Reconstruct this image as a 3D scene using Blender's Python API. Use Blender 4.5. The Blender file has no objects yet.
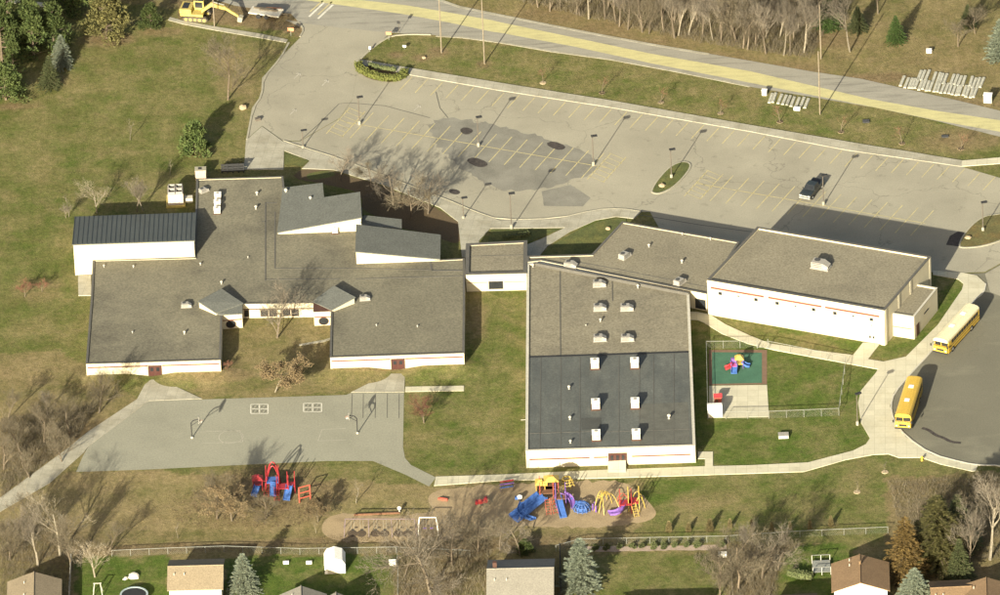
import bpy, math, random
import numpy as np
from mathutils import Vector, Matrix

# ---------------------------------------------------------------- camera, sky, sun, exposure
scene = bpy.context.scene
C = scene.collection
FPX, PITCH, ROLL, SCALE = 12000.0, math.radians(31.0), 0.045, 6.5
RANGE = FPX / SCALE
FW = Vector((0, math.cos(PITCH), -math.sin(PITCH)))
_r0, _u0 = Vector((1, 0, 0)), Vector((0, math.sin(PITCH), math.cos(PITCH)))
RT = _r0 * math.cos(ROLL) - _u0 * math.sin(ROLL)
UP = _r0 * math.sin(ROLL) + _u0 * math.cos(ROLL)
CAM = -FW * RANGE
cd = bpy.data.cameras.new('camera'); cam = bpy.data.objects.new('camera', cd); C.objects.link(cam)
cam.matrix_world = Matrix(((RT.x, UP.x, -FW.x, CAM.x), (RT.y, UP.y, -FW.y, CAM.y), (RT.z, UP.z, -FW.z, CAM.z), (0, 0, 0, 1)))
cd.sensor_width = 36.0; cd.lens = 36.0 * FPX / 1000.0
cd.clip_start = 50; cd.clip_end = 8000
scene.camera = cam

SUN_EL, SUN_AZ = math.radians(19.0), math.radians(20.5)      # sun stands low, behind the camera and to its left
sd = Vector((-math.sin(SUN_AZ) * math.cos(SUN_EL), -math.cos(SUN_AZ) * math.cos(SUN_EL), math.sin(SUN_EL)))
sl = bpy.data.lights.new('sun', 'SUN'); sl.energy = 5.0; sl.angle = math.radians(0.5); sl.color = (1.0, 0.93, 0.72)
so = bpy.data.objects.new('sun', sl); C.objects.link(so)
so.rotation_euler = (-sd).to_track_quat('-Z', 'Y').to_euler(); so.location = (0, 0, 100)
w = bpy.data.worlds.new('World'); scene.world = w; w.use_nodes = True
nt = w.node_tree; bg = nt.nodes['Background']
sk = nt.nodes.new('ShaderNodeTexSky'); sk.sky_type = 'NISHITA'; sk.sun_disc = False
sk.sun_elevation = SUN_EL; sk.sun_rotation = math.atan2(sd.x, sd.y)
sk.dust_density = 4.0; sk.ozone_density = 0.6; sk.air_density = 0.9
tint = nt.nodes.new('ShaderNodeMix'); tint.data_type = 'RGBA'; tint.blend_type = 'MULTIPLY'; tint.inputs[0].default_value = 1.0
tint.inputs[7].default_value = (1.0, 0.97, 0.86, 1)
nt.links.new(sk.outputs[0], tint.inputs[6]); nt.links.new(tint.outputs[2], bg.inputs[0]); bg.inputs[1].default_value = 0.074
scene.view_settings.view_transform = 'Standard'; scene.view_settings.look = 'None'
scene.view_settings.exposure = 1.43; scene.view_settings.gamma = 1.0

rng = random.Random(7)

def P(px, py, z=0.0):
    """a point of the place at height z, from where it is seen in the photograph"""
    d = FW * FPX + RT * (px - 500.0) + UP * (297.5 - py)
    t = (z - CAM.z) / d.z
    return CAM + d * t

def PL(pts, z=0.0): return [P(a, b, z) for a, b in pts]

# ---------------------------------------------------------------- materials
MATS = {}
def mat(name, col, rough=0.85, var=0.18, scale=0.6, fine=6.0, finevar=0.15, bump=0.0, spec=0.3, metal=0.0, col2=None, world=False):
    if name in MATS: return MATS[name]
    m = bpy.data.materials.new(name); m.use_nodes = True
    n = m.node_tree; N = n.nodes; L = n.links
    b = N['Principled BSDF']; b.inputs['Roughness'].default_value = rough
    b.inputs['Specular IOR Level'].default_value = spec; b.inputs['Metallic'].default_value = metal
    if world: src = N.new('ShaderNodeNewGeometry').outputs['Position']
    else: src = N.new('ShaderNodeTexCoord').outputs['Object']
    n1 = N.new('ShaderNodeTexNoise'); n1.inputs['Scale'].default_value = scale; n1.inputs['Detail'].default_value = 5
    n1.inputs['Roughness'].default_value = 0.62
    L.new(src, n1.inputs['Vector'])
    r1 = N.new('ShaderNodeMapRange'); r1.inputs[1].default_value = 0.3; r1.inputs[2].default_value = 0.7
    L.new(n1.outputs['Fac'], r1.inputs[0])
    mx = N.new('ShaderNodeMix'); mx.data_type = 'RGBA'
    c2 = col2 if col2 else tuple(c * (1 + var) for c in col)
    c1 = col if col2 else tuple(c * (1 - var) for c in col)
    mx.inputs[6].default_value = (*c1, 1); mx.inputs[7].default_value = (*c2, 1)
    L.new(r1.outputs[0], mx.inputs[0])
    n2 = N.new('ShaderNodeTexNoise'); n2.inputs['Scale'].default_value = fine; n2.inputs['Detail'].default_value = 3
    L.new(src, n2.inputs['Vector'])
    r2 = N.new('ShaderNodeMapRange'); r2.inputs[1].default_value = 0.3; r2.inputs[2].default_value = 0.7
    r2.inputs[3].default_value = 1 - finevar; r2.inputs[4].default_value = 1 + finevar
    L.new(n2.outputs['Fac'], r2.inputs[0])
    ml = N.new('ShaderNodeMix'); ml.data_type = 'RGBA'; ml.blend_type = 'MULTIPLY'; ml.inputs[0].default_value = 1
    L.new(mx.outputs[2], ml.inputs[6]); L.new(r2.outputs[0], ml.inputs[7])
    L.new(ml.outputs[2], b.inputs['Base Color'])
    if bump:
        bp = N.new('ShaderNodeBump'); bp.inputs['Strength'].default_value = 1.0; bp.inputs['Distance'].default_value = bump
        L.new(n2.outputs['Fac'], bp.inputs['Height']); L.new(bp.outputs[0], b.inputs['Normal'])
    MATS[name] = m
    m['out'] = 0
    return m

def stain(m, dark, scale, lo, hi, stretch=(1, 1, 1), rot=0.0):
    """worn or weathered blotches multiplied over a material's base colour"""
    n = m.node_tree; N = n.nodes; L = n.links; b = N['Principled BSDF']
    prev = b.inputs['Base Color'].links[0].from_socket
    g = N.new('ShaderNodeNewGeometry'); mp = N.new('ShaderNodeMapping')
    mp.inputs['Scale'].default_value = stretch; mp.inputs['Rotation'].default_value = (0, 0, rot)
    L.new(g.outputs['Position'], mp.inputs[0])
    t = N.new('ShaderNodeTexNoise'); t.inputs['Scale'].default_value = scale; t.inputs['Detail'].default_value = 6
    t.inputs['Roughness'].default_value = 0.65
    L.new(mp.outputs[0], t.inputs['Vector'])
    r = N.new('ShaderNodeMapRange'); r.inputs[1].default_value = lo; r.inputs[2].default_value = hi
    L.new(t.outputs['Fac'], r.inputs[0])
    x = N.new('ShaderNodeMix'); x.data_type = 'RGBA'; x.blend_type = 'MULTIPLY'
    x.inputs[7].default_value = (*dark, 1)
    L.new(r.outputs[0], x.inputs[0]); L.new(prev, x.inputs[6]); L.new(x.outputs[2], b.inputs['Base Color'])
    return m

def cracks(m, dark, scale, width, amount=0.6):
    """thin wandering cracks"""
    n = m.node_tree; N = n.nodes; L = n.links; b = N['Principled BSDF']
    prev = b.inputs['Base Color'].links[0].from_socket
    g = N.new('ShaderNodeNewGeometry')
    nz = N.new('ShaderNodeTexNoise'); nz.inputs['Scale'].default_value = 0.25; nz.inputs['Detail'].default_value = 4
    L.new(g.outputs['Position'], nz.inputs['Vector'])
    sc = N.new('ShaderNodeVectorMath'); sc.operation = 'SCALE'; sc.inputs['Scale'].default_value = 6.0
    L.new(nz.outputs['Color'], sc.inputs[0])
    ad = N.new('ShaderNodeVectorMath'); L.new(g.outputs['Position'], ad.inputs[0]); L.new(sc.outputs[0], ad.inputs[1])
    v = N.new('ShaderNodeTexVoronoi'); v.feature = 'DISTANCE_TO_EDGE'; v.inputs['Scale'].default_value = scale
    L.new(ad.outputs[0], v.inputs['Vector'])
    r = N.new('ShaderNodeMapRange'); r.inputs[1].default_value = 0; r.inputs[2].default_value = width
    r.inputs[3].default_value = amount; r.inputs[4].default_value = 0
    L.new(v.outputs['Distance'], r.inputs[0])
    x = N.new('ShaderNodeMix'); x.data_type = 'RGBA'; x.blend_type = 'MULTIPLY'; x.inputs[7].default_value = (*dark, 1)
    L.new(r.outputs[0], x.inputs[0]); L.new(prev, x.inputs[6]); L.new(x.outputs[2], b.inputs['Base Color'])
    return m

def joints(m, sx, sy, rot, dark=0.72):
    """sawn joints of a concrete walk"""
    n = m.node_tree; N = n.nodes; L = n.links; b = N['Principled BSDF']
    prev = b.inputs['Base Color'].links[0].from_socket
    g = N.new('ShaderNodeNewGeometry'); mp = N.new('ShaderNodeMapping'); mp.inputs['Rotation'].default_value = (0, 0, rot)
    L.new(g.outputs['Position'], mp.inputs[0])
    t = N.new('ShaderNodeTexBrick'); t.offset = 0; t.inputs['Scale'].default_value = 1
    t.inputs['Brick Width'].default_value = sx; t.inputs['Row Height'].default_value = sy
    t.inputs['Mortar Size'].default_value = 0.03; t.inputs['Color1'].default_value = (1, 1, 1, 1)
    t.inputs['Color2'].default_value = (0.9, 0.9, 0.9, 1); t.inputs['Mortar'].default_value = (dark, dark, dark, 1)
    L.new(mp.outputs[0], t.inputs['Vector'])
    x = N.new('ShaderNodeMix'); x.data_type = 'RGBA'; x.blend_type = 'MULTIPLY'; x.inputs[0].default_value = 1
    L.new(prev, x.inputs[6]); L.new(t.outputs['Color'], x.inputs[7]); L.new(x.outputs[2], b.inputs['Base Color'])
    return m

def foliage(name, c1, c2, scale=0.9, sheen=0.0, world=False):
    """leaf or twig colour: clumps of two tones, and each plant a little different"""
    if name in MATS: return MATS[name]
    m = mat(name, c1, 0.75, 0.2, scale, 7.0, 0.35, spec=0.15, col2=c2)
    n = m.node_tree; N = n.nodes; L = n.links; b = N['Principled BSDF']
    prev = b.inputs['Base Color'].links[0].from_socket
    oi = N.new('ShaderNodeObjectInfo'); r = N.new('ShaderNodeMapRange')
    r.inputs[3].default_value = 0.78; r.inputs[4].default_value = 1.25
    L.new(oi.outputs['Random'], r.inputs[0])
    x = N.new('ShaderNodeMix'); x.data_type = 'RGBA'; x.blend_type = 'MULTIPLY'; x.inputs[0].default_value = 1
    L.new(prev, x.inputs[6]); L.new(r.outputs[0], x.inputs[7]); L.new(x.outputs[2], b.inputs['Base Color'])
    return m

# ---------------------------------------------------------------- mesh building
class MB:
    def __init__(s): s.v = []; s.f = []
    def poly(s, pts):
        k = len(s.v); s.v += [tuple(p) for p in pts]; s.f.append(tuple(range(k, k + len(pts))))
    def prism(s, pts, z0, z1, bottom=False):
        """pts counter-clockwise (x, y[, z]); z1 None keeps each point's own z as its top"""
        n = len(pts); k = len(s.v)
        s.v += [(p[0], p[1], z0) for p in pts] + [(p[0], p[1], p[2] if z1 is None else z1) for p in pts]
        for i in range(n):
            j = (i + 1) % n; s.f.append((k + i, k + j, k + n + j, k + n + i))
        s.f.append(tuple(range(k + n, k + 2 * n)))
        if bottom: s.f.append(tuple(range(k + n - 1, k - 1, -1)))
    def sides(s, pts, z0, z1):
        n = len(pts); k = len(s.v)
        s.v += [(p[0], p[1], z0) for p in pts] + [(p[0], p[1], p[2] if z1 is None else z1) for p in pts]
        for i in range(n):
            j = (i + 1) % n; s.f.append((k + i, k + j, k + n + j, k + n + i))
    def ring(s, outer, inner, z0, z1):
        n = len(outer); k = len(s.v)
        for q, z in ((outer, z0), (outer, z1), (inner, z1), (inner, z0)): s.v += [(p[0], p[1], z) for p in q]
        for i in range(n):
            j = (i + 1) % n
            for a in range(4):
                b = (a + 1) % 4
                s.f.append((k + a * n + i, k + a * n + j, k + b * n + j, k + b * n + i))
    def box(s, c, size, rz=0.0, tilt=None):
        hx, hy, hz = size[0] / 2, size[1] / 2, size[2] / 2; k = len(s.v)
        M = Matrix.Rotation(rz, 3, 'Z')
        if tilt is not None: M = M @ tilt
        for x, y, z in ((-1,-1,-1),(1,-1,-1),(1,1,-1),(-1,1,-1),(-1,-1,1),(1,-1,1),(1,1,1),(-1,1,1)):
            p = M @ Vector((x * hx, y * hy, z * hz)); s.v.append((p.x + c[0], p.y + c[1], p.z + c[2]))
        for f in ((0,3,2,1),(4,5,6,7),(0,1,5,4),(1,2,6,5),(2,3,7,6),(3,0,4,7)): s.f.append(tuple(k + i for i in f))
    def tube(s, p0, p1, r0, r1=None, n=6, caps=True):
        p0 = Vector(p0); p1 = Vector(p1); r1 = r0 if r1 is None else r1
        d = (p1 - p0)
        if d.length < 1e-6: return
        d.normalize(); a = d.orthogonal().normalized(); b = d.cross(a); k = len(s.v)
        for p, r in ((p0, r0), (p1, r1)):
            for i in range(n):
                t = 2 * math.pi * i / n; q = p + (a * math.cos(t) + b * math.sin(t)) * r; s.v.append(tuple(q))
        for i in range(n):
            j = (i + 1) % n; s.f.append((k + i, k + j, k + n + j, k + n + i))
        if caps: s.f.append(tuple(range(k + n - 1, k - 1, -1))); s.f.append(tuple(range(k + n, k + 2 * n)))
    def path(s, pts, r, n=6):
        for a, b in zip(pts, pts[1:]): s.tube(a, b, r, r, n)
    def lathe(s, c, prof, n=10):
        """prof: (radius, z) from the bottom up"""
        k = len(s.v)
        for r, z in prof:
            for i in range(n):
                t = 2 * math.pi * i / n; s.v.append((c[0] + r * math.cos(t), c[1] + r * math.sin(t), c[2] + z))
        for q in range(len(prof) - 1):
            for i in range(n):
                j = (i + 1) % n; s.f.append((k + q*n + i, k + q*n + j, k + (q+1)*n + j, k + (q+1)*n + i))
        s.f.append(tuple(range(k + n - 1, k - 1, -1))); e = k + (len(prof) - 1) * n; s.f.append(tuple(range(e, e + n)))
    def strip(s, p0, p1, wd, z):
        """flat painted stroke"""
        p0 = Vector((p0[0], p0[1], 0)); p1 = Vector((p1[0], p1[1], 0)); d = (p1 - p0).normalized()
        o = Vector((-d.y, d.x, 0)) * wd / 2
        s.poly([(q.x, q.y, z) for q in (p0 - o, p1 - o, p1 + o, p0 + o)])
    def face_box(s, A, B, a, b, z0, z1, out, depth, frac=True):
        """a box lying against the wall A->B (outside on the right), a..b along it in fractions or metres"""
        A = Vector((A[0], A[1], 0)); B = Vector((B[0], B[1], 0)); d = B - A; Ln = d.length; d.normalize()
        if frac: a *= Ln; b *= Ln
        nrm = Vector((d.y, -d.x, 0)); c = A + d * ((a + b) / 2) + nrm * (out - depth / 2)
        s.box((c.x, c.y, (z0 + z1) / 2), (b - a, depth, z1 - z0), math.atan2(d.y, d.x))

def tag(o, label=None, cat=None, group=None, kind=None):
    if label: o['label'] = label
    if cat: o['category'] = cat
    if group: o['group'] = group
    if kind: o['kind'] = kind
    return o

def link(name, mb, m, parent=None, org=(0, 0, 0), smooth=False):
    me = bpy.data.meshes.new(name)
    if org[0] or org[1] or org[2]: vs = [(a - org[0], b - org[1], c - org[2]) for a, b, c in mb.v]
    else: vs = mb.v
    me.from_pydata(vs, [], mb.f); me.materials.append(m)
    if smooth: me.polygons.foreach_set('use_smooth', [True] * len(me.polygons))
    o = bpy.data.objects.new(name, me); C.objects.link(o)
    if parent is not None: o.parent = parent
    return o

class Thing:
    """an Empty at the thing's base; parts are given in world coordinates"""
    def __init__(s, name, label, cat, loc, group=None, rz=0.0):
        s.o = bpy.data.objects.new(name, None); C.objects.link(s.o); s.o.empty_display_size = 0.3
        s.loc = Vector((loc[0], loc[1], loc[2] if len(loc) > 2 else 0.0)); s.o.location = s.loc
        s.o.rotation_euler = (0, 0, rz)
        tag(s.o, label, cat, group)
    def part(s, name, mb, m, label=None, smooth=False, kind=None):
        o = link(name, mb, m, s.o, s.loc, smooth); tag(o, label, kind=kind); return o
    def sub(s, par, name, mb, m, smooth=False, kind=None):
        o = link(name, mb, m, par, s.loc, smooth); tag(o, kind=kind); return o

class Local(Thing):
    """the same, with its parts given in the thing's own coordinates"""
    def part(s, name, mb, m, label=None, smooth=False, kind=None):
        o = link(name, mb, m, s.o, (0, 0, 0), smooth); tag(o, label, kind=kind); return o
    def sub(s, par, name, mb, m, smooth=False, kind=None):
        o = link(name, mb, m, par, (0, 0, 0), smooth); tag(o, kind=kind); return o

def dup(root, loc, rz=0.0, scale=None, label=None, group=None):
    def cp(o, parent):
        c = o.copy(); C.objects.link(c); c.parent = parent
        for ch in kids.get(o, ()): cp(ch, c)
        return c
    kids = {}
    for ch in root.children_recursive: kids.setdefault(ch.parent, []).append(ch)
    r = cp(root, None); r.location = loc; r.rotation_euler = (0, 0, rz)
    if scale is not None: r.scale = (scale, scale, scale) if not isinstance(scale, tuple) else scale
    if label: r['label'] = label
    if group: r['group'] = group
    return r

class Kind:
    """first placement moves the model itself, later ones copy it"""
    def __init__(s, root): s.root = root; s.used = False
    def put(s, loc, rz=0.0, scale=None, label=None, group=None):
        if not s.used:
            s.used = True; r = s.root; r.location = loc; r.rotation_euler = (0, 0, rz)
            if scale is not None: r.scale = (scale,) * 3 if not isinstance(scale, tuple) else scale
            if label: r['label'] = label
            if group: r['group'] = group
            return r
        return dup(s.root, loc, rz, scale, label, group)

def struct(name, mb, m, smooth=False):
    return tag(link(name, mb, m, None, (0, 0, 0), smooth), kind='structure')

def inset(pts, d):
    n = len(pts); out = []
    for i in range(n):
        a, b, c = pts[i - 1], pts[i], pts[(i + 1) % n]
        e1 = Vector((b[0] - a[0], b[1] - a[1])).normalized(); e2 = Vector((c[0] - b[0], c[1] - b[1])).normalized()
        n1 = Vector((-e1.y, e1.x)); n2 = Vector((-e2.y, e2.x)); k = n1 + n2
        k = k / max(0.3, k.dot(n1)) if k.length > 1e-6 else n1
        k = n1 if k.length < 1e-6 else k
        out.append(Vector((b[0] + k.x * d, b[1] + k.y * d, b[2] if len(b) > 2 else 0)))
    return out

def ccw(pts):
    a = sum(p[0] * q[1] - q[0] * p[1] for p, q in zip(pts, list(pts[1:]) + [pts[0]]))
    return pts if a > 0 else list(reversed(pts))

def chaikin(pts, k=2, closed=True, keep=()):
    for _ in range(k):
        out = []; n = len(pts)
        for i in range(n):
            a, b = pts[i], pts[(i + 1) % n]
            if not closed and i == n - 1: break
            out.append((a[0] * .75 + b[0] * .25, a[1] * .75 + b[1] * .25)); out.append((a[0] * .25 + b[0] * .75, a[1] * .25 + b[1] * .75))
        if not closed: out = [pts[0]] + out + [pts[-1]]
        pts = out
    return pts

def rough(pts, step=1.2, amp=0.12, seed=1):
    """ragged edge for beds and patches (world points)"""
    r = random.Random(seed); out = []
    for a, b in zip(pts, list(pts[1:]) + [pts[0]]):
        d = Vector((b[0] - a[0], b[1] - a[1])); n = max(1, int(d.length / step)); o = Vector((-d.y, d.x)).normalized() if d.length > 0 else Vector((0, 0))
        for i in range(n):
            t = i / n; j = r.uniform(-amp, amp) if i else 0
            out.append(Vector((a[0] + d.x * t + o.x * j, a[1] + d.y * t + o.y * j, a[2])))
    return out

# ---------------------------------------------------------------- colours
M = {}
M['asphalt'] = stain(cracks(stain(mat('old_asphalt', (0.278, 0.258, 0.202), 0.95, 0.09, 0.09, 5.0, 0.10, world=True), (0.80, 0.80, 0.80), 0.05, 0.45, 0.72, (1, 1, 1)), (0.55, 0.55, 0.55), 0.05, 0.0055, 0.75), (0.68, 0.67, 0.66), 0.42, 0.60, 0.74)
M['asphalt_mid'] = mat('resealed_asphalt', (0.178, 0.17, 0.144), 0.95, 0.22, 0.22, 6.0, 0.14, world=True)
M['asphalt_loop'] = cracks(stain(mat('loop_asphalt', (0.133, 0.126, 0.096), 0.95, 0.08, 0.07, 6.0, 0.14, world=True), (1.35, 1.35, 1.33), 0.07, 0.52, 0.72, (1, 2.5, 1), 0.7), (0.6, 0.6, 0.6), 0.05, 0.003, 0.5)
M['asphalt_play'] = stain(mat('playground_asphalt', (0.232, 0.226, 0.178), 0.95, 0.06, 0.12, 4.0, 0.13, world=True), (0.88, 0.88, 0.88), 0.1, 0.5, 0.7)
M['road'] = stain(mat('road_surface', (0.25, 0.237, 0.2), 0.95, 0.10, 0.12, 5.0, 0.1, world=True), (0.7, 0.7, 0.7), 0.12, 0.5, 0.66, (1, 9, 1), 0.2)
M['tar'] = mat('tar_patch', (0.05, 0.042, 0.038), 0.8, 0.3, 1.5, 6.0, 0.3, world=True)
M['concrete'] = joints(stain(mat('pale_concrete', (0.47, 0.44, 0.335), 0.9, 0.07, 0.4, 6.0, 0.06, world=True), (0.85, 0.84, 0.8), 0.25, 0.5, 0.75), 1.6, 1.6, 0.05)
M['concrete_old'] = joints(stain(mat('worn_concrete', (0.33, 0.31, 0.25), 0.92, 0.1, 0.4, 6.0, 0.1, world=True), (0.7, 0.68, 0.62), 0.3, 0.45, 0.75), 1.5, 1.5, 0.17)
M['kerb'] = mat('kerb_concrete', (0.29, 0.27, 0.21), 0.9, 0.12, 0.6, 4.0, 0.1, world=True)
M['yellow_line'] = stain(mat('faded_yellow_paint', (0.41, 0.35, 0.175), 0.8, 0.2, 0.8, 6.0, 0.2, world=True), (0.85, 0.9, 1.2), 0.6, 0.45, 0.7)
M['yellow_band'] = stain(mat('map_overlay_yellow', (0.43, 0.395, 0.205), 0.8, 0.06, 0.3, 6.0, 0.1, world=True), (0.72, 0.72, 0.78), 0.3, 0.45, 0.75, (1, 5, 1), 0.2)  # yellow of a map highlight, not of paint on the road
M['white_line'] = mat('worn_white_paint', (0.5, 0.48, 0.42), 0.8, 0.2, 0.8, 6.0, 0.2, world=True)
M['faint_line'] = mat('faint_white_paint', (0.33, 0.31, 0.26), 0.8, 0.2, 0.8, 6.0, 0.2, world=True)
M['dark_line'] = mat('dark_paint', (0.10, 0.095, 0.08), 0.8, 0.2, 0.8, 6.0, 0.2, world=True)
M['stucco'] = stain(mat('white_wall', (0.47, 0.425, 0.315), 0.85, 0.04, 0.5, 6.0, 0.04, world=True), (0.86, 0.83, 0.78), 0.35, 0.5, 0.8, (1, 1, 0.25))
M['stucco2'] = mat('white_panel', (0.52, 0.475, 0.36), 0.7, 0.04, 0.5, 6.0, 0.04)
M['red_trim'] = mat('red_trim', (0.11, 0.036, 0.026), 0.7, 0.12, 1.0)
M['brown_trim'] = mat('brown_trim', (0.07, 0.035, 0.026), 0.7, 0.15, 1.0)
M['gravel'] = stain(stain(mat('gravel_roof', (0.144, 0.133, 0.098), 0.95, 0.10, 0.10, 3.4, 0.24, world=True), (0.68, 0.68, 0.70), 0.075, 0.50, 0.66), (1.2, 1.18, 1.12), 0.05, 0.5, 0.75)
M['gravel_new'] = stain(mat('pale_gravel_roof', (0.186, 0.167, 0.122), 0.95, 0.08, 0.2, 3.4, 0.26, world=True), (0.80, 0.80, 0.82), 0.12, 0.5, 0.70)
M['membrane'] = stain(stain(mat('dark_roof_membrane', (0.090, 0.095, 0.088), 0.75, 0.10, 0.25, 4.0, 0.16, world=True), (0.72, 0.74, 0.78), 0.2, 0.48, 0.66, (1, 0.25, 1)), (1.4, 1.4, 1.35), 0.5, 0.6, 0.8)
M['metal_roof'] = mat('grey_metal_roof', (0.085, 0.090, 0.082), 0.55, 0.10, 0.4, 5.0, 0.08, spec=0.4, world=True)
M['shingle'] = mat('grey_shingle_roof', (0.104, 0.108, 0.098), 0.9, 0.09, 0.5, 4.0, 0.2, world=True)
M['coping'] = mat('roof_edge_metal', (0.09, 0.085, 0.075), 0.6, 0.1, 1.0)
M['coping_pale'] = mat('pale_roof_edge', (0.42, 0.40, 0.34), 0.6, 0.1, 1.0)
M['glass'] = mat('dark_glass', (0.02, 0.022, 0.025), 0.15, 0.2, 1.0, spec=0.5)
M['frame'] = mat('window_frame', (0.55, 0.52, 0.45), 0.6, 0.05, 1.0)
M['door'] = mat('maroon_door', (0.06, 0.022, 0.018), 0.5, 0.1, 1.0)
M['unit'] = mat('pale_sheet_metal', (0.42, 0.40, 0.345), 0.5, 0.08, 2.0, 9.0, 0.06)
M['unit_grey'] = mat('grey_sheet_metal', (0.27, 0.255, 0.23), 0.55, 0.12, 2.0, 9.0, 0.08)
M['dark'] = mat('dark_metal', (0.025, 0.025, 0.026), 0.6, 0.2, 2.0)
M['grille'] = mat('grille', (0.06, 0.06, 0.06), 0.6, 0.2, 2.0)
M['pole'] = mat('grey_brown_pole', (0.10, 0.085, 0.07), 0.6, 0.1, 1.0)
M['galv'] = mat('galvanised_steel', (0.26, 0.262, 0.235), 0.5, 0.08, 1.0, metal=0.3)
M['wood_pole'] = mat('weathered_pole', (0.18, 0.15, 0.11), 0.9, 0.2, 1.0, 8.0, 0.2)
M['white'] = mat('white_paint', (0.78, 0.76, 0.7), 0.5, 0.04, 1.0)
M['yellow'] = mat('yellow_paint', (0.50, 0.325, 0.045), 0.4, 0.06, 1.0, spec=0.5)
M['bus_white'] = mat('white_bus_roof', (0.60, 0.54, 0.36), 0.45, 0.06, 1.0, spec=0.5)
M['digger'] = mat('yellow_machine_paint', (0.38, 0.30, 0.09), 0.5, 0.18, 1.2, 6.0, 0.2)
M['mud'] = mat('muddy_steel', (0.09, 0.075, 0.055), 0.8, 0.3, 1.5)
M['rubber'] = mat('black_rubber', (0.02, 0.02, 0.02), 0.85, 0.2, 2.0)
M['chrome'] = mat('bright_metal', (0.6, 0.6, 0.58), 0.3, 0.05, 1.0, metal=0.6)
M['lamp_lens'] = mat('clear_lens', (0.6, 0.58, 0.5), 0.2, 0.05, 1.0, spec=0.5)
M['red_lens'] = mat('red_lens', (0.35, 0.02, 0.02), 0.3, 0.05, 1.0)
M['truck'] = mat('dark_car_paint', (0.022, 0.027, 0.028), 0.3, 0.1, 1.0, spec=0.5)
M['p_blue'] = mat('blue_plastic', (0.05, 0.115, 0.33), 0.45, 0.12, 1.5)
M['p_red'] = mat('red_plastic', (0.27, 0.026, 0.032), 0.45, 0.12, 1.5)
M['p_coral'] = mat('faded_red_plastic', (0.36, 0.075, 0.05), 0.5, 0.12, 1.5)
M['p_yellow'] = mat('yellow_plastic', (0.43, 0.31, 0.07), 0.45, 0.12, 1.5)
M['p_purple'] = mat('purple_plastic', (0.15, 0.08, 0.28), 0.5, 0.12, 1.5)
M['p_pink'] = mat('pink_plastic', (0.55, 0.10, 0.28), 0.5, 0.12, 1.5)
M['p_brown'] = mat('brown_deck', (0.14, 0.07, 0.04), 0.7, 0.15, 1.5)
M['mauve_steel'] = mat('mauve_steel', (0.13, 0.095, 0.105), 0.6, 0.15, 1.5)
M['mat_green'] = stain(mat('green_rubber_mat', (0.045, 0.115, 0.075), 0.9, 0.1, 0.6, 8.0, 0.15, world=True), (1.3, 1.25, 1.2), 0.4, 0.5, 0.75)
M['mat_brown'] = mat('brown_rubber_border', (0.15, 0.095, 0.065), 0.9, 0.12, 0.8, 8.0, 0.15, world=True)
M['roof_tan'] = mat('tan_shingles', (0.23, 0.185, 0.125), 0.95, 0.08, 0.5, 5.0, 0.2, world=True)
M['roof_brown'] = mat('brown_shingles', (0.175, 0.115, 0.066), 0.95, 0.10, 0.5, 5.0, 0.2, world=True)
M['roof_grey'] = mat('grey_shingles', (0.21, 0.195, 0.165), 0.95, 0.08, 0.5, 5.0, 0.18, world=True)
M['roof_dark'] = mat('dark_shingles', (0.105, 0.098, 0.088), 0.95, 0.10, 0.5, 5.0, 0.2, world=True)
M['siding'] = mat('pale_siding', (0.66, 0.62, 0.53), 0.8, 0.05, 0.6)
M['stone_beam'] = mat('pale_precast_concrete', (0.36, 0.35, 0.295), 0.9, 0.10, 1.0, 7.0, 0.12)
M['rock'] = mat('tan_rock', (0.33, 0.26, 0.17), 0.9, 0.2, 1.2, 6.0, 0.25)
M['pebble'] = mat('pink_pebbles', (0.30, 0.235, 0.19), 0.95, 0.12, 1.0, 7.0, 0.3, world=True)
M['chips'] = stain(mat('wood_chips', (0.285, 0.217, 0.13), 0.95, 0.12, 0.25, 6.0, 0.22, world=True), (0.72, 0.7, 0.68), 0.35, 0.5, 0.72)
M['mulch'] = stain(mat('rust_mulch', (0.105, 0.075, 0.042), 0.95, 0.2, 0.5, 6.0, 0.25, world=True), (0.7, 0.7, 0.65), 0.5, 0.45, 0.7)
M['bark'] = foliage('grey_bark', (0.10, 0.08, 0.058), (0.145, 0.118, 0.087), 0.8)
M['bark_pale'] = foliage('pale_bark', (0.15, 0.128, 0.096), (0.215, 0.188, 0.145), 0.8)
M['bark_dark'] = foliage('brown_bark', (0.10, 0.078, 0.055), (0.14, 0.11, 0.08), 0.8)
M['twig'] = foliage('bare_twigs', (0.094, 0.079, 0.054), (0.132, 0.112, 0.08), 0.5)
M['twig_grey'] = foliage('grey_twigs', (0.118, 0.101, 0.080), (0.165, 0.143, 0.114), 0.5)
M['twig_pale'] = foliage('pale_twigs', (0.20, 0.17, 0.125), (0.27, 0.235, 0.18), 0.5)
M['twig_red'] = foliage('reddish_twigs', (0.125, 0.060, 0.042), (0.17, 0.085, 0.06), 0.5)
M['leaf_rust'] = foliage('rust_leaves', (0.115, 0.083, 0.046), (0.16, 0.12, 0.068), 0.7)
M['needle'] = foliage('pine_needles', (0.034, 0.054, 0.017), (0.072, 0.088, 0.028), 0.7)
M['needle_olive'] = foliage('olive_needles', (0.068, 0.066, 0.024), (0.108, 0.098, 0.038), 0.7)
M['needle_blue'] = foliage('blue_spruce_needles', (0.135, 0.158, 0.115), (0.215, 0.238, 0.172), 1.1)
M['needle_dark'] = foliage('dark_spruce_needles', (0.06, 0.075, 0.032), (0.105, 0.115, 0.05), 1.1)
M['needle_brown'] = foliage('bronze_needles', (0.155, 0.105, 0.036), (0.235, 0.16, 0.06), 0.9)
M['needle_green'] = foliage('bright_needles', (0.052, 0.095, 0.026), (0.085, 0.135, 0.038), 0.9)
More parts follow.
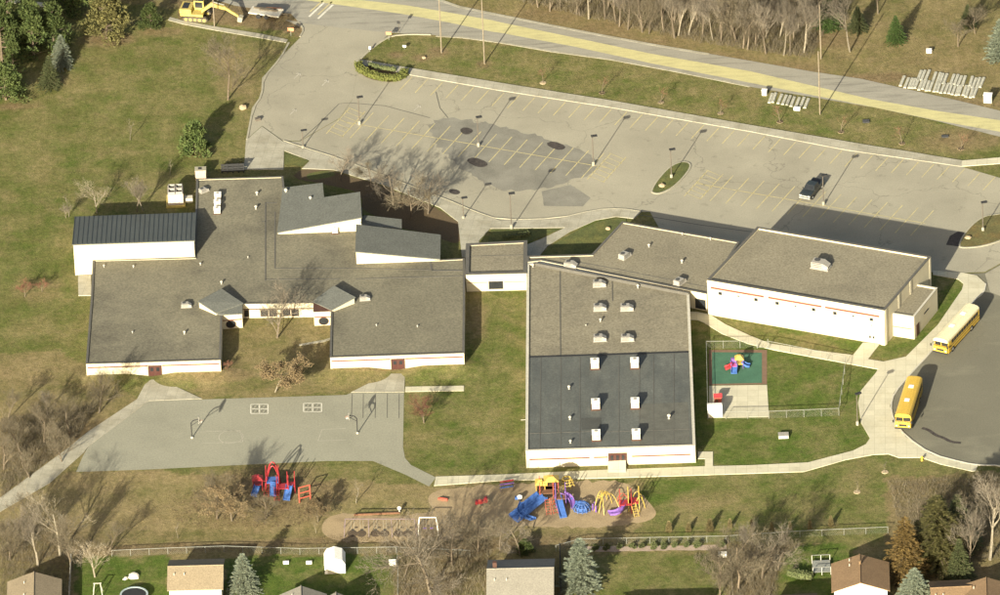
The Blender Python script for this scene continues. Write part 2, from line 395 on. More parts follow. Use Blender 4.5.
M['hedge'] = foliage('hedge_leaves', (0.085, 0.10, 0.026), (0.13, 0.135, 0.04), 1.2)
M['straw'] = foliage('straw_stems', (0.15, 0.122, 0.055), (0.2, 0.165, 0.08), 1.0)
# ---------------------------------------------------------------- the ground
def to_xy(pts): return [(P(a, b).x, P(a, b).y) for a, b in pts]
X0, X1, Y0, Y1, ST = -96.0, 96.0, -108.0, 112.0, 0.6
gx = np.arange(X0, X1 + ST / 2, ST); gy = np.arange(Y0, Y1 + ST / 2, ST)
GX, GY = np.meshgrid(gx, gy)
# soft wobble so that the edges of lawns are never ruler-straight
def wob(X, Y, s, k):
    return (np.sin(X * s + k) * np.cos(Y * s * 1.3 + 2 * k) + 0.5 * np.sin(X * s * 2.7 + Y * s * 1.9 + 3 * k) + .35 * np.sin(Y * s * 5.1 - X * s * 4.3 + k))
WX = GX + 0.55 * wob(GX, GY, 0.55, 1.0); WY = GY + 0.55 * wob(GX, GY, 0.5, 4.0)
def inside(poly, X, Y):
    r = np.zeros(X.shape, bool); n = len(poly)
    for i in range(n):
        (ax, ay), (bx, by) = poly[i], poly[(i + 1) % n]
        if ay == by: continue
        c = ((ay > Y) != (by > Y)) & (X < (bx - ax) * (Y - ay) / (by - ay) + ax); r ^= c
    return r
LUSH = np.full(GX.shape, 0.40); DRY = np.full(GX.shape, 0.25); DIRT = np.zeros(GX.shape)
def blob(px, py, rx, ry, lush=0, dry=0, dirt=0):
    c = P(px, py); a, b = rx / 6.5, ry * 1.94 / 6.5
    d = ((GX - c.x) / a) ** 2 + ((GY - c.y) / b) ** 2
    f = np.clip(1.3 - d * 1.1 + .25 * wob(GX, GY, 0.16, px * .1), 0, 1)
    global LUSH, DRY, DIRT
    LUSH = LUSH + lush * f; DRY = DRY + dry * f; DIRT = DIRT + dirt * f
def zone(poly, lush=None, dry=None, dirt=None, soft=False):
    m = inside(to_xy(poly), WX, WY)
    if lush is not None: LUSH[m] = lush
    if dry is not None: DRY[m] = dry
    if dirt is not None: DIRT[m] = dirt
# broad tracts
zone([(-60, -60), (1060, -60), (1060, 120), (-60, -20)], 0.05, 0.55, 0.25)
zone([(820, -40), (1060, -40), (1060, 110), (860, 90), (800, 60)], 0.12, 0.5, 0.28)
zone([(-80, 360), (60, 350), (140, 400), (0, 510), (-80, 520)], 0.1, 0.62, 0.3)
zone([(-80, 508), (0, 508), (85, 468), (430, 485), (500, 484), (640, 484), (660, 545), (-80, 560)], 0.05, 0.95, 0.25)
zone([(-80, 530), (1080, 530), (1080, 640), (-80, 640)], 0.2, 0.5, 0.25)
zone([(640, 474), (760, 472), (870, 455), (1060, 470), (1060, 545), (640, 545)], 0.62, 0.3, 0.05)
zone([(885, 478), (1060, 468), (1060, 640), (900, 640), (888, 545)], 0.05, 0.6, 0.55)
zone([(690, 330), (880, 365), (870, 450), (760, 468), (690, 466)], 0.85, 0.08, 0.0)
zone([(403, 300), (525, 280), (525, 474), (430, 478)], 0.66, 0.26, 0.0)
zone([(160, 300), (335, 300), (390, 385), (300, 397), (200, 399)], 0.22, 0.55, 0.22)
zone([(365, 30), (760, 70), (1000, 140), (1000, 190), (400, 78)], 0.55, 0.35, 0.1)
zone([(170, -5), (300, 12), (303, 34), (180, 20)], 0.02, 0.5, 0.95)
zone([(700, 310), (880, 345), (960, 275), (975, 300), (900, 362)], 0.85, 0.05, 0.0)
# yards
zone([(76, 561), (110, 556), (168, 554), (170, 600), (74, 600)], 1.05, 0.0, 0.0)
zone([(224, 557), (396, 555), (397, 640), (224, 640)], 1.1, 0.0, 0.0)
zone([(462, 566), (487, 562), (487, 600), (452, 600)], 0.95, 0.05, 0.0)
zone([(578, 553), (728, 553), (733, 640), (570, 640)], 0.55, 0.25, 0.0)
zone([(800, 546), (855, 544), (865, 575), (815, 640), (768, 640), (775, 570)], 1.0, 0.0, 0.0)
# patches
blob(500, 240, 60, 25, .1, 0, 0)
blob(700, 500, 40, 10, -.15, .4, .2); blob(790, 470, 60, 10, .12, 0, 0); blob(660, 490, 40, 12, .25, -.3, -.1)
blob(475, 320, 14, 30, 0, .5, .4); blob(415, 365, 60, 8, -.1, .4, .35); blob(210, 376, 45, 7, 0, .5, .4); blob(365, 368, 40, 5, 0, .4, .4)
blob(275, 375, 45, 14, .12, -.1, 0); blob(310, 350, 30, 14, -.1, .3, .1)
blob(360, 515, 40, 18, .25, -.35, -.3); blob(395, 505, 40, 14, .12, -.2, -.1); blob(180, 490, 50, 14, .2, -.2, -.2)
blob(265, 490, 75, 32, -.2, .25, .5); blob(400, 528, 70, 12, -.15, .3, .5); blob(550, 540, 80, 8, .1, -.1, .3)
blob(230, 545, 200, 5, -.2, .3, .65); blob(480, 545, 120, 8, -.1, .2, .6); blob(450, 575, 60, 30, -.2, .3, .6); blob(750, 575, 35, 40, -.2, .3, .55)
blob(40, 290, 28, 12, 0, .35, .3); blob(50, 440, 70, 40, -.15, .2, .3); blob(40, 545, 70, 25, -.1, .2, .5); blob(95, 430, 40, 14, 0, .2, .4)
blob(100, 200, 60, 14, .1, -.1, .2); blob(130, 120, 120, 40, .08, 0, 0); blob(30, 260, 60, 80, .08, -.1, 0); blob(240, 75, 30, 40, -.1, .35, .35)
blob(150, 165, 60, 12, .15, -.15, 0); blob(15, 107, 32, 5, 0, .2, .9); blob(105, 40, 34, 8, 0, .2, .95); blob(160, 32, 24, 5, 0, .2, .7); blob(62, 82, 14, 10, 0, 0, .5)
for a in ((655, 45), (720, 62), (790, 74), (600, 30), (550, 15)): blob(a[0], a[1], 45, 12, -.05, .2, .5)
blob(880, 78, 60, 6, 0, .2, .8); blob(950, 60, 60, 20, .1, .1, .1); blob(830, 40, 40, 10, 0, .1, .6); blob(960, 105, 70, 8, 0, .2, .6)
for a in ((438, 52), (485, 64), (420, 58), (397, 55)): blob(a[0], a[1], 11, 5, 0, .2, .75)
blob(960, 140, 50, 12, 0, .3, .5); blob(560, 70, 60, 10, .15, 0, 0); blob(640, 90, 60, 10, .2, -.1, 0); blob(780, 120, 60, 8, .2, -.1, 0)
blob(620, 250, 20, 6, 0, .2, .3); blob(780, 400, 30, 16, .1, 0, 0); blob(840, 400, 20, 30, .05, .15, .05)
# earth banked against the classroom walls, cut away at the doors
BANK = np.zeros(GX.shape)
def bank(a, b, hgt, wide):
    A, B = P(*a), P(*b); dx, dy = B.x - A.x, B.y - A.y; L2 = dx * dx + dy * dy
    t = ((GX - A.x) * dx + (GY - A.y) * dy) / L2; tc = np.clip(t, 0, 1)
    d = np.hypot(GX - A.x - tc * dx, GY - A.y - tc * dy)
    global BANK
    BANK = np.maximum(BANK, hgt * np.clip(1 - d / wide, 0, 1) ** 1.3)
bank((90, 378), (128, 377), .62, 4.5); bank((176, 375), (219, 373), .62, 4.5)
bank((334, 372), (368, 371), .62, 4.5); bank((424, 369), (461, 367), .62, 4.5)
k = len(gx)
mb = MB()
zz = BANK
vs = np.stack([GX.ravel(), GY.ravel(), zz.ravel()], 1)
ii = np.arange(len(gx) * len(gy)).reshape(len(gy), len(gx))
fs = np.stack([ii[:-1, :-1].ravel(), ii[:-1, 1:].ravel(), ii[1:, 1:].ravel(), ii[1:, :-1].ravel()], 1)
me = bpy.data.meshes.new('grass_ground'); me.from_pydata(vs.tolist(), [], fs.tolist())
ca = me.color_attributes.new('cover', 'FLOAT_COLOR', 'POINT')
buf = np.ones((vs.shape[0], 4), np.float32)
buf[:, 0] = np.clip(LUSH, 0, 1.2).ravel(); buf[:, 1] = np.clip(DRY, 0, 1).ravel(); buf[:, 2] = np.clip(DIRT, 0, 1).ravel()
ca.data.foreach_set('color', buf.ravel())
gm = bpy.data.materials.new('grass_cover'); gm.use_nodes = True
n = gm.node_tree; N = n.nodes; L = n.links; b = N['Principled BSDF']; b.inputs['Roughness'].default_value = 0.95; b.inputs['Specular IOR Level'].default_value = 0.1
geo = N.new('ShaderNodeNewGeometry'); at = N.new('ShaderNodeVertexColor'); at.layer_name = 'cover'
sep = N.new('ShaderNodeSeparateColor'); L.new(at.outputs[0], sep.inputs[0])
def noise(scale, detail=5, rough_=.6, vec=None):
    t = N.new('ShaderNodeTexNoise'); t.inputs['Scale'].default_value = scale; t.inputs['Detail'].default_value = detail
    t.inputs['Roughness'].default_value = rough_; L.new(vec or geo.outputs['Position'], t.inputs['Vector']); return t.outputs['Fac']
def rng_(src, a, b_, c=0., d=1.):
    r = N.new('ShaderNodeMapRange'); r.inputs[1].default_value = a; r.inputs[2].default_value = b_; r.inputs[3].default_value = c; r.inputs[4].default_value = d
    L.new(src, r.inputs[0]); return r.outputs[0]
def addm(a, b_, op='ADD', clamp=True):
    r = N.new('ShaderNodeMath'); r.operation = op; r.use_clamp = clamp
    L.new(a, r.inputs[0])
    if isinstance(b_, (int, float)): r.inputs[1].default_value = b_
    else: L.new(b_, r.inputs[1])
    return r.outputs[0]
def mixc(f, a, b_, mode='MIX'):
    x = N.new('ShaderNodeMix'); x.data_type = 'RGBA'; x.blend_type = mode
    if isinstance(f, float): x.inputs[0].default_value = f
    else: L.new(f, x.inputs[0])
    for i, c in ((6, a), (7, b_)):
        if isinstance(c, tuple): x.inputs[i].default_value = (*c, 1)
        else: L.new(c, x.inputs[i])
    return x.outputs[2]
mp = N.new('ShaderNodeMapping'); mp.inputs['Rotation'].default_value = (0, 0, 0.35); mp.inputs['Scale'].default_value = (1, 0.3, 1); L.new(geo.outputs['Position'], mp.inputs[0])
base = mixc(rng_(noise(0.09, 6), .35, .65), (0.102, 0.100, 0.035), (0.138, 0.127, 0.052))
lushf = addm(sep.outputs[0], rng_(noise(0.22, 7, .7), .3, .7, -.46, .46))
base = mixc(lushf, base, mixc(rng_(noise(0.5), .35, .65), (0.060, 0.096, 0.018), (0.086, 0.116, 0.026)))
dryf = addm(sep.outputs[1], rng_(noise(0.16, 7, .7), .3, .7, -.5, .5))
base = mixc(dryf, base, mixc(rng_(noise(0.7), .35, .65), (0.21, 0.168, 0.085), (0.265, 0.212, 0.118)))
dirtf = addm(sep.outputs[2], rng_(noise(0.35, 7, .7), .3, .7, -.36, .36))
base = mixc(dirtf, base, mixc(rng_(noise(0.9, 6), .35, .65), (0.135, 0.097, 0.054), (0.205, 0.155, 0.094)))
base = mixc(rng_(noise(1.6, 6, .75), .32, .68), mixc(1.0, base, (0.70, 0.72, 0.68), 'MULTIPLY'), mixc(1.0, base, (1.36, 1.33, 1.30), 'MULTIPLY'))
base = mixc(rng_(noise(0.8, 5, .7, mp.outputs[0]), .38, .66), base, mixc(1.0, base, (0.80, 0.83, 0.78), 'MULTIPLY'))
base = mixc(rng_(noise(5.0, 3, .7), .3, .7), mixc(1.0, base, (0.72, 0.72, 0.70), 'MULTIPLY'), mixc(1.0, base, (1.26, 1.26, 1.26), 'MULTIPLY'))
L.new(base, b.inputs['Base Color'])
bp = N.new('ShaderNodeBump'); bp.inputs['Distance'].default_value = 0.12; L.new(noise(4.0, 4, .7), bp.inputs['Height']); L.new(bp.outputs[0], b.inputs['Normal'])
me.materials.append(gm)
ground = bpy.data.objects.new('grass_ground', me); C.objects.link(ground); tag(ground, kind='structure')
# the country beyond what the photograph shows
mb = MB(); R_ = 3000
for q in ([(-R_, Y1), (R_, Y1), (R_, R_), (-R_, R_)], [(-R_, -R_), (R_, -R_), (R_, Y0), (-R_, Y0)], [(-R_, Y0), (X0, Y0), (X0, Y1), (-R_, Y1)], [(X1, Y0), (R_, Y0), (R_, Y1), (X1, Y1)]):
    mb.poly([(a, b_, 0) for a, b_ in q])
struct('terrain', mb, gm)

# ---------------------------------------------------------------- road, drives, parking
def sheet(name, pts, z, m, smooth_k=0, ragged=0, seed=1):
    if smooth_k: pts = chaikin(pts, smooth_k)
    wp = [Vector((q.x, q.y, z)) for q in PL(pts)]
    wp = ccw(wp)
    if ragged: wp = rough(wp, 0.7, ragged, seed)
    mb = MB(); mb.poly(wp); return struct(name, mb, m)
def slab(name, pts, z0, z1, m, smooth_k=0):
    if smooth_k: pts = chaikin(pts, smooth_k)
    wp = ccw([Vector((q.x, q.y, 0)) for q in PL(pts)]); mb = MB(); mb.prism(wp, z0, z1); return struct(name, mb, m)
def ribbon(name, line, width, z0, z1, m, smooth_k=0):
    """a kerb or path of even width along a line of picture points"""
    if smooth_k: line = chaikin(line, smooth_k, closed=False)
    p = [Vector((q.x, q.y, 0)) for q in PL(line)]; Lf, Rt = [], []
    for i, q in enumerate(p):
        d = (p[min(i + 1, len(p) - 1)] - p[max(i - 1, 0)]).normalized(); o = Vector((-d.y, d.x, 0)) * width / 2
        Lf.append(q + o); Rt.append(q - o)
    mb = MB(); k = len(p)
    mb.prism(ccw(Lf + Rt[::-1]), z0, z1); return struct(name, mb, m)

sheet('road', [(180, -60), (300, -28), (380, -12), (436, 0), (459, 7.5), (500, 15), (545, 24), (601, 35), (656, 45), (709, 54), (750, 61), (813, 72), (861, 79), (901, 88), (959, 101), (1000, 111), (1060, 124), (1060, 150), (1000, 137), (964, 128), (936, 121), (876, 108), (750, 87), (709, 78), (676, 72), (611, 60), (552, 52), (500, 43), (462, 38), (431, 35), (391, 33), (340, 28), (299, 23), (291, 14), (261, 10), (235, 6), (215, 0), (160, -14), (100, -26)], 0.03, M['road'])
ribbon('road_edge_line', [(436, -1), (459, 7), (500, 15.5), (545, 24.5), (601, 35.5), (656, 45.5), (709, 54.5)], 0.55, 0.0, 0.05, M['concrete_old'])
ribbon('road_edge_line', [(436, 36), (462, 37.5), (500, 42.5), (552, 51.5), (611, 59.5), (676, 71.5), (750, 86.5)], 0.5, 0.0, 0.05, M['concrete_old'])
sheet('map_overlay_band', [(303, 0), (285, -8), (340, -8), (358, 0), (406, 5.5), (450, 13), (492, 20.5), (500, 22.5), (575, 38), (651, 54), (750, 71.5), (871, 99.5), (936, 111), (1000, 120.5), (1040, 127), (1040, 138), (1000, 132), (936, 120.5), (871, 107), (750, 83), (651, 63.5), (575, 47), (500, 33), (492, 32), (450, 23), (401, 14)], 0.036, M['yellow_band'])  # added strip copying a map highlight; the road itself has no such marking
sheet('driveway', [(285, 20), (299, 22), (340, 27.5), (391, 33), (376, 45), (363, 57), (358, 66), (352, 100), (340, 118), (300, 141), (283, 141), (262, 126), (246, 140), (252, 108), (261, 96), (262, 78), (280, 58), (300, 38), (304, 29)], 0.024, M['asphalt'])
sheet('parking_lot', [(283, 141.5), (300, 141.5), (340, 118.5), (352, 100.5), (358, 66.5), (408, 75), (500, 91), (611, 108), (750, 132), (846, 150), (900, 158), (962, 167), (1000, 178), (1060, 192), (1060, 250), (1003, 262), (985, 272), (962, 273), (935, 272), (700, 300), (650, 212), (641, 212), (621, 209), (596, 210), (558, 219), (500, 220.5), (474, 212), (446, 200), (340, 172), (303, 148)], 0.02, M['asphalt'])
sheet('bus_loop', [(935, 273), (962, 274), (985, 273), (1003, 263), (1060, 251), (1060, 480), (1000, 466), (978, 466), (964, 463), (931, 454.5), (906, 437.5), (893.6, 421), (890.5, 406), (894.5, 393), (911.5, 373), (931.5, 352), (975, 300), (984, 293), (986.5, 284), (978, 275.5)], 0.022, M['asphalt_loop'])
sheet('asphalt_patch', [(985, 274), (1003, 264), (1060, 252), (1060, 290), (1010, 300), (990, 292)], 0.027, M['asphalt'], 0)
sheet('playground_paving', [(88, 447), (149, 400.5), (202, 399.5), (250, 398), (346, 395), (351, 393), (404, 393), (403.5, 420), (403, 447), (405, 458), (411, 465), (436, 477.5), (429, 486.5), (406, 475), (373, 461), (326, 461), (250, 464.5), (149, 469.5), (76, 472), (83, 456)], 0.02, M['asphalt_play'])
sheet('asphalt_patch', [(426, 121), (455, 117.5), (500, 126), (556, 140), (598, 158), (595, 172), (575, 180), (545, 190), (505, 192), (470, 176), (441, 152)], 0.0275, M['asphalt_mid'], 1, .55, 3)
sheet('asphalt_patch', [(541.5, 191.5), (570.5, 185), (590.7, 198), (583, 206.7), (544, 206)], 0.0305, M['asphalt_mid'], 0, .05, 4)
for q, sd_ in (([(459, 130), (465, 127), (474, 130), (471, 134), (464, 135)], 1), ([(466, 160), (474, 157), (487, 162), (488, 166), (480, 168), (470, 164)], 2), ([(545, 144), (553, 141), (566, 146), (564, 150), (555, 150)], 3), ([(448, 190), (455, 189), (461, 192), (458, 195), (451, 194)], 5)):
    sheet('tar_stain', q, 0.0345, M['tar'], 1, .38, sd_)
ribbon('tar_stain', [(922, 428), (929, 430), (935, 435), (944, 438), (951, 442), (961, 443)], 0.6, 0.023, 0.029, M['tar'], 2)
# cracks sealed with tar run over the old paving
for ln in ([(300, 141), (318, 125), (339, 104), (349, 103)], [(349, 103), (385, 106), (430, 118)], [(436, 92), (440, 108), (448, 118)], [(640, 215), (700, 225), (752, 232)]):
    ribbon('crack_seal', ln, 0.16, 0.02, 0.026, M['dark_line'])
# walks
slab('sidewalk', [(361, 60), (410, 68.5), (500, 83.3), (611, 101), (750, 125.5), (876, 147), (899, 150.5), (962, 161), (962, 167), (846, 150.5), (750, 132), (611, 108), (500, 91), (408, 75), (362, 66)], 0, 0.12, M['concrete_old'])
slab('sidewalk', [(962, 161.2), (1000, 158), (1060, 154), (1060, 161), (1000, 164), (962, 166.8)], 0, 0.115, M['concrete'])
slab('sidewalk', [(170, 17.5), (183, 21), (215, 27), (260, 34), (288, 40), (286, 43), (258, 38), (214, 30.5), (183, 24.5), (168, 20.5)], 0, 0.08, M['concrete_old'])
slab('sidewalk', [(-40, -6), (0, -2), (47, 3.5), (47, 7.5), (0, 2), (-40, -2)], 0, 0.08, M['concrete'])
slab('sidewalk', [(283, 142), (303, 148.5), (340, 160), (446, 200.5), (474, 212.5), (500, 221), (558, 219.5), (596, 210.5), (621, 209.5), (641, 212.5), (634, 219), (616, 217), (596, 220.5), (570, 232), (548, 246), (533, 264), (524, 264), (525, 246), (540, 240), (565.5, 228), (490, 229), (479, 241), (479, 258), (462, 258), (458, 222), (440, 208), (385, 186), (333, 170), (302, 169), (310, 161), (284, 151), (283.5, 170), (244, 170), (246, 141), (262, 127)], 0, 0.11, M['concrete_old'])
slab('sidewalk', [(690, 312), (698, 312.5), (710, 315), (726, 325), (750, 336), (770, 344), (810, 350), (853, 355.5), (863, 343), (880, 344), (868, 359.5), (883.5, 362), (906, 357), (938, 325), (951, 306), (962, 290), (963.5, 284), (958, 279.5), (933, 275), (933, 271), (962, 273), (977, 276), (985.5, 284), (983.5, 293), (974, 300), (931, 352), (911, 373), (894, 393), (890, 406), (893, 421), (905.5, 437), (931, 454.5), (964, 463.3), (978, 465.5), (975.5, 471), (972, 471.5), (941, 464.5), (921, 457.8), (899, 458), (888.5, 454.3), (873, 455), (846, 460), (804, 472), (750, 473.8), (626, 477.8), (500, 481), (434, 486), (436, 477), (500, 475), (608, 470), (608, 462), (626, 462), (626, 469.5), (705, 466.6), (705, 459), (698, 459), (698, 452), (713, 452), (713, 466.4), (750, 465.6), (808, 462.8), (853, 451), (866, 444.5), (870, 438.5), (861, 423), (858, 403), (861, 391), (876, 373), (878, 369.5), (775, 350.5), (748, 344), (722, 334), (704, 323), (698, 320.5), (690, 320)], 0, 0.10, M['concrete'])
slab('sidewalk', [(147.3, 380), (161, 380), (202, 399), (149, 401), (88, 447), (84, 452.5), (50, 483), (0, 512), (-60, 545), (-60, 532), (0, 498), (65, 450.5), (88, 432), (137, 399.5)], 0, 0.08, M['concrete_old'])
slab('sidewalk', [(388, 374), (405, 374), (404.2, 392.5), (351, 392.5)], 0, 0.07, M['concrete_old'])
slab('sidewalk', [(405.4, 387), (464, 386), (464, 391), (405, 392)], 0, 0.07, M['concrete'])
# ramps up to the raised doors
def ramp(pts_wall, pts_out, h):
    a, b_ = PL(pts_wall); c, d = PL(pts_out); mb = MB(); mb.v = [(a.x, a.y, 0), (b_.x, b_.y, 0), (c.x, c.y, 0), (d.x, d.y, 0), (a.x, a.y, h), (b_.x, b_.y, h), (c.x, c.y, .1), (d.x, d.y, .1)]
    mb.f = [(4, 7, 6, 5), (0, 1, 5, 4), (1, 2, 6, 5), (2, 3, 7, 6), (3, 0, 4, 7), (3, 2, 1, 0)]; struct('ramp', mb, M['concrete'])
ramp([(608, 463), (626, 463)], [(626, 473), (608, 473)], 1.05)
slab('concrete_pad', [(78, 276), (91, 276), (91.5, 296), (78.5, 296)], 0, 0.15, M['concrete_old'])
slab('sidewalk', [(299, 344.5), (324, 340), (330, 338), (330, 340), (324, 342), (299, 346)], 0, 0.05, M['concrete_old'])
# kerbs
ribbon('kerb', [(361, 59), (366, 54), (374, 47), (384, 40), (392, 36), (410, 34.5), (431, 35)], 0.3, 0, 0.14, M['kerb'], 1)
ribbon('kerb', [(289, 43), (281, 58), (263, 79), (262, 96), (253, 109), (247, 140)], 0.3, 0, 0.13, M['kerb'], 1)
ribbon('kerb', [(300, 37), (304, 30), (299, 23)], 0.25, 0, 0.13, M['kerb'], 1)
ribbon('kerb', [(985.8, 284), (984, 293), (974.5, 300), (931.5, 352), (911.5, 373), (894.5, 393), (890.5, 406), (893.6, 421), (906, 437), (931.5, 454.5), (964.5, 463.2), (979, 465.4), (1000, 465.5), (1060, 478)], 0.22, 0, 0.15, M['coping_pale'], 1)
ribbon('kerb', [(283.5, 141), (303, 147.5), (340, 159), (446, 199.5), (474, 211.5), (500, 220.3), (558, 218.7), (596, 209.8), (621, 208.8), (641, 211.8)], 0.2, 0, 0.14, M['kerb'], 1)
# parking bays
bay = MB()
ROWV = Vector((15.45, 2.62))
def stroke(a, b_, wd=0.15, z=0.033, m=None): (m or bay).strip(P(*a), P(*b_), wd, z)
line_n = [(408, 75.6), (500, 91.6), (611, 108.6), (750, 132.6), (846, 151), (962, 167.6), (1010, 180)]
def along(line, x):
    for a, b_ in zip(line, line[1:]):
        if a[0] <= x <= b_[0]: return a[1] + (b_[1] - a[1]) * (x - a[0]) / (b_[0] - a[0])
    return line[-1][1]
x = 412.0
while x < 1000:
    y = along(line_n, x) + .8; stroke((x, y), (x - 12.2, y + 13.2)); x += 15.35
def spine(x): return 124.5 + (x - 358) * 0.1745
stroke((346, spine(346)), (606, spine(606))); stroke((696, spine(696)), (925, spine(925)))
x = 362.0
while x < 600: stroke((x + 11.3, spine(x) - 12.3), (x - 11.8, spine(x) + 13)); x += 15.4
x = 722.0
while x < 925: stroke((x + 11.3, spine(x) - 12.3), (x - 11.8, spine(x) + 13)); x += 15.4
def hatch(x):
    for dx in (-8, 8): stroke((x + dx + 11.3, spine(x + dx) - 12.3), (x + dx - 11.8, spine(x + dx) + 13))
    for t in (-.9, -.6, -.3, 0, .3, .6, .9):
        cx, cy = x - 11.5 * t, spine(x) + 12.6 * t
        stroke((cx - 8, cy - 3.4), (cx + 8, cy + 3.4), .11)
hatch(346); hatch(607); hatch(704)
stroke((310, 12), (323, 1), .25, .036); stroke((318, 15), (332, 2), .25, .036)
tag(link('parking_bay_line', bay, M['yellow_line']), kind='structure')
xw = MB()
for a, b_ in (((309, 17), (324, 3)), ((318, 19), (333, 5))): stroke(a, b_, .35, .037, xw)
tag(link('crosswalk_line', xw, M['white_line']), kind='structure')
arr = MB()
for c in ((297, 76), (325, 83), (293, 112), (417, 108)):
    stroke((c[0] - 3, c[1] + 3), (c[0] + 3, c[1] - 3), .18, .034, arr); stroke((c[0] + 3, c[1] - 3), (c[0] - 1, c[1] - 2), .2, .034, arr); stroke((c[0] + 3, c[1] - 3), (c[0] + 3.4, c[1]), .2, .034, arr)
tag(link('lane_arrow', arr, M['faint_line']), kind='structure')
# playground markings
fs_ = MB(); fp = MB()
for (x0, y0, x1, y1) in ((250.8, 404.4, 268, 413.6), (303.6, 403.4, 321.6, 411.8)):
    q = lambda u, v: (x0 + (x1 - x0) * u, y0 + (y1 - y0) * v)
    for u in (0, .5, 1): stroke(q(u, 0), q(u, 1), .16, .03, fs_)
    for v in (0, .5, 1): stroke(q(0, v), q(1, v), .16, .03, fs_)
    for u in (.25, .75):
        for v in (.25, .75):
            c = P(*q(u, v))
            for k in range(8):
                if k in (1, 5): continue
                a0, a1 = k * math.pi / 4, (k + 1) * math.pi / 4
                fp.strip((c.x + .36 * math.cos(a0), c.y + .4 * math.sin(a0)), (c.x + .36 * math.cos(a1), c.y + .4 * math.sin(a1)), .16, .031)
tag(link('four_square_line', fs_, M['white_line']), kind='structure'); tag(link('painted_ring', fp, M['dark_line']), kind='structure')
ct = MB(); c = P(231, 437)
for k in range(28):
    a0, a1 = k * 2 * math.pi / 28, (k + 1) * 2 * math.pi / 28
    ct.strip((c.x + 1.85 * math.cos(a0), c.y + 1.85 * math.sin(a0)), (c.x + 1.85 * math.cos(a1), c.y + 1.85 * math.sin(a1)), .09, .029)
for a, b_ in (((201, 443.5), (243, 442)), ((196, 432), (240, 430.5)), ((243, 442), (240, 430.5)), ((322, 429.5), (346, 428.5)), ((318, 441), (346, 440)), ((322, 429.5), (318, 441))): stroke(a, b_, .09, .029, ct)
tag(link('court_line', ct, M['faint_line']), kind='structure')
hp = MB()
for x0, x1 in ((352.2, 351.4), (363.4, 363), (375.6, 375.2), (387.4, 387.2), (399.2, 399)): stroke((x0, 394), (x1, 418), .12, .03, hp)
tag(link('painted_lane_line', hp, M['dark_line']), kind='structure')
# beds
sheet('wood_chip_bed', [(436, 489), (500, 484), (560, 481), (620, 481), (634, 487), (652, 505), (658, 515), (645, 523), (600, 527), (540, 527), (470, 524), (440, 515), (425, 500)], 0.012, M['chips'], 2, .6, 8)
sheet('wood_chip_bed', [(330, 512), (380, 517), (430, 513), (450, 505), (480, 512), (520, 526), (490, 538), (440, 541), (340, 543), (318, 532)], 0.009, M['chips'], 2, .6, 9)
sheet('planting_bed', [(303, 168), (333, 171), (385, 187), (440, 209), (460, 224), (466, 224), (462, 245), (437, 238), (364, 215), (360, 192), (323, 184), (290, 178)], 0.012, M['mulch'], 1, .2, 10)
sheet('pebble_strip', [(578, 546.5), (640, 546), (726, 544.5), (727, 549.5), (640, 551), (580, 552)], 0.014, M['pebble'], 0, .12, 11)
sheet('rubber_mat', [(709, 350), (767, 350), (767, 384.4), (709, 385.2)], 0.02, M['mat_brown'])
sheet('rubber_mat', [(712, 352.3), (762, 352.8), (762, 383), (712, 384)], 0.026, M['mat_green'])
slab('concrete_pad', [(709, 386), (767, 385), (769, 417), (709, 418)], 0, 0.05, M['concrete'])
# islands
def island(name, pts, m, seed):
    wp = ccw([Vector((q.x, q.y, 0)) for q in PL(chaikin(pts, 2))]); mb = MB(); mb.ring(wp, inset(wp, .25), 0.0, .15); struct('kerb', mb, M['kerb'])
    mb = MB(); mb.poly([Vector((q.x, q.y, .13)) for q in inset(wp, .24)]); return struct(name, mb, m)
gi = bpy.data.materials.new('island_grass'); gi = stain(mat('island_grass', (0.10, 0.092, 0.036), 0.95, 0.2, 0.5, 5.0, 0.3, world=True), (1.25, 1.0, .95), 0.4, .45, .65)
gi2 = stain(mat('island_green', (0.072, 0.082, 0.026), 0.95, 0.2, 0.5, 5.0, 0.3, world=True), (1.45, 1.25, 1.2), 0.35, .48, .65)
island('traffic_island', [(651, 190), (651, 193.5), (660, 195), (676, 187), (691, 170), (691, 163), (681, 161.5), (669, 167), (657, 180)], gi2, 1)
island('traffic_island', [(957, 246), (962, 249), (985, 247), (1010, 238), (1040, 226), (1040, 206), (1000, 214.5), (983, 216), (967, 229)], gi, 2)
sheet('asphalt_patch', [(958, 231.5), (967, 233), (961, 247), (946, 245), (950, 236)], 0.028, M['tar'])
sheet('lawn_triangle', [(284.5, 153), (309, 161), (303, 167), (284.5, 165)], 0.125, gi2)
sheet('lawn_triangle', [(305, 175), (318, 171), (333, 171), (336, 176), (310, 181)], 0.016, gi2, 1)
sheet('lawn_triangle', [(491, 230), (563, 229), (541, 238), (526, 244), (488, 244)], 0.118, gi2)
sheet('lawn_triangle', [(599, 222), (616, 218.5), (626, 219.5), (627, 224), (600, 252), (590, 262), (536, 262), (549, 248), (572, 234)], 0.118, gi2)
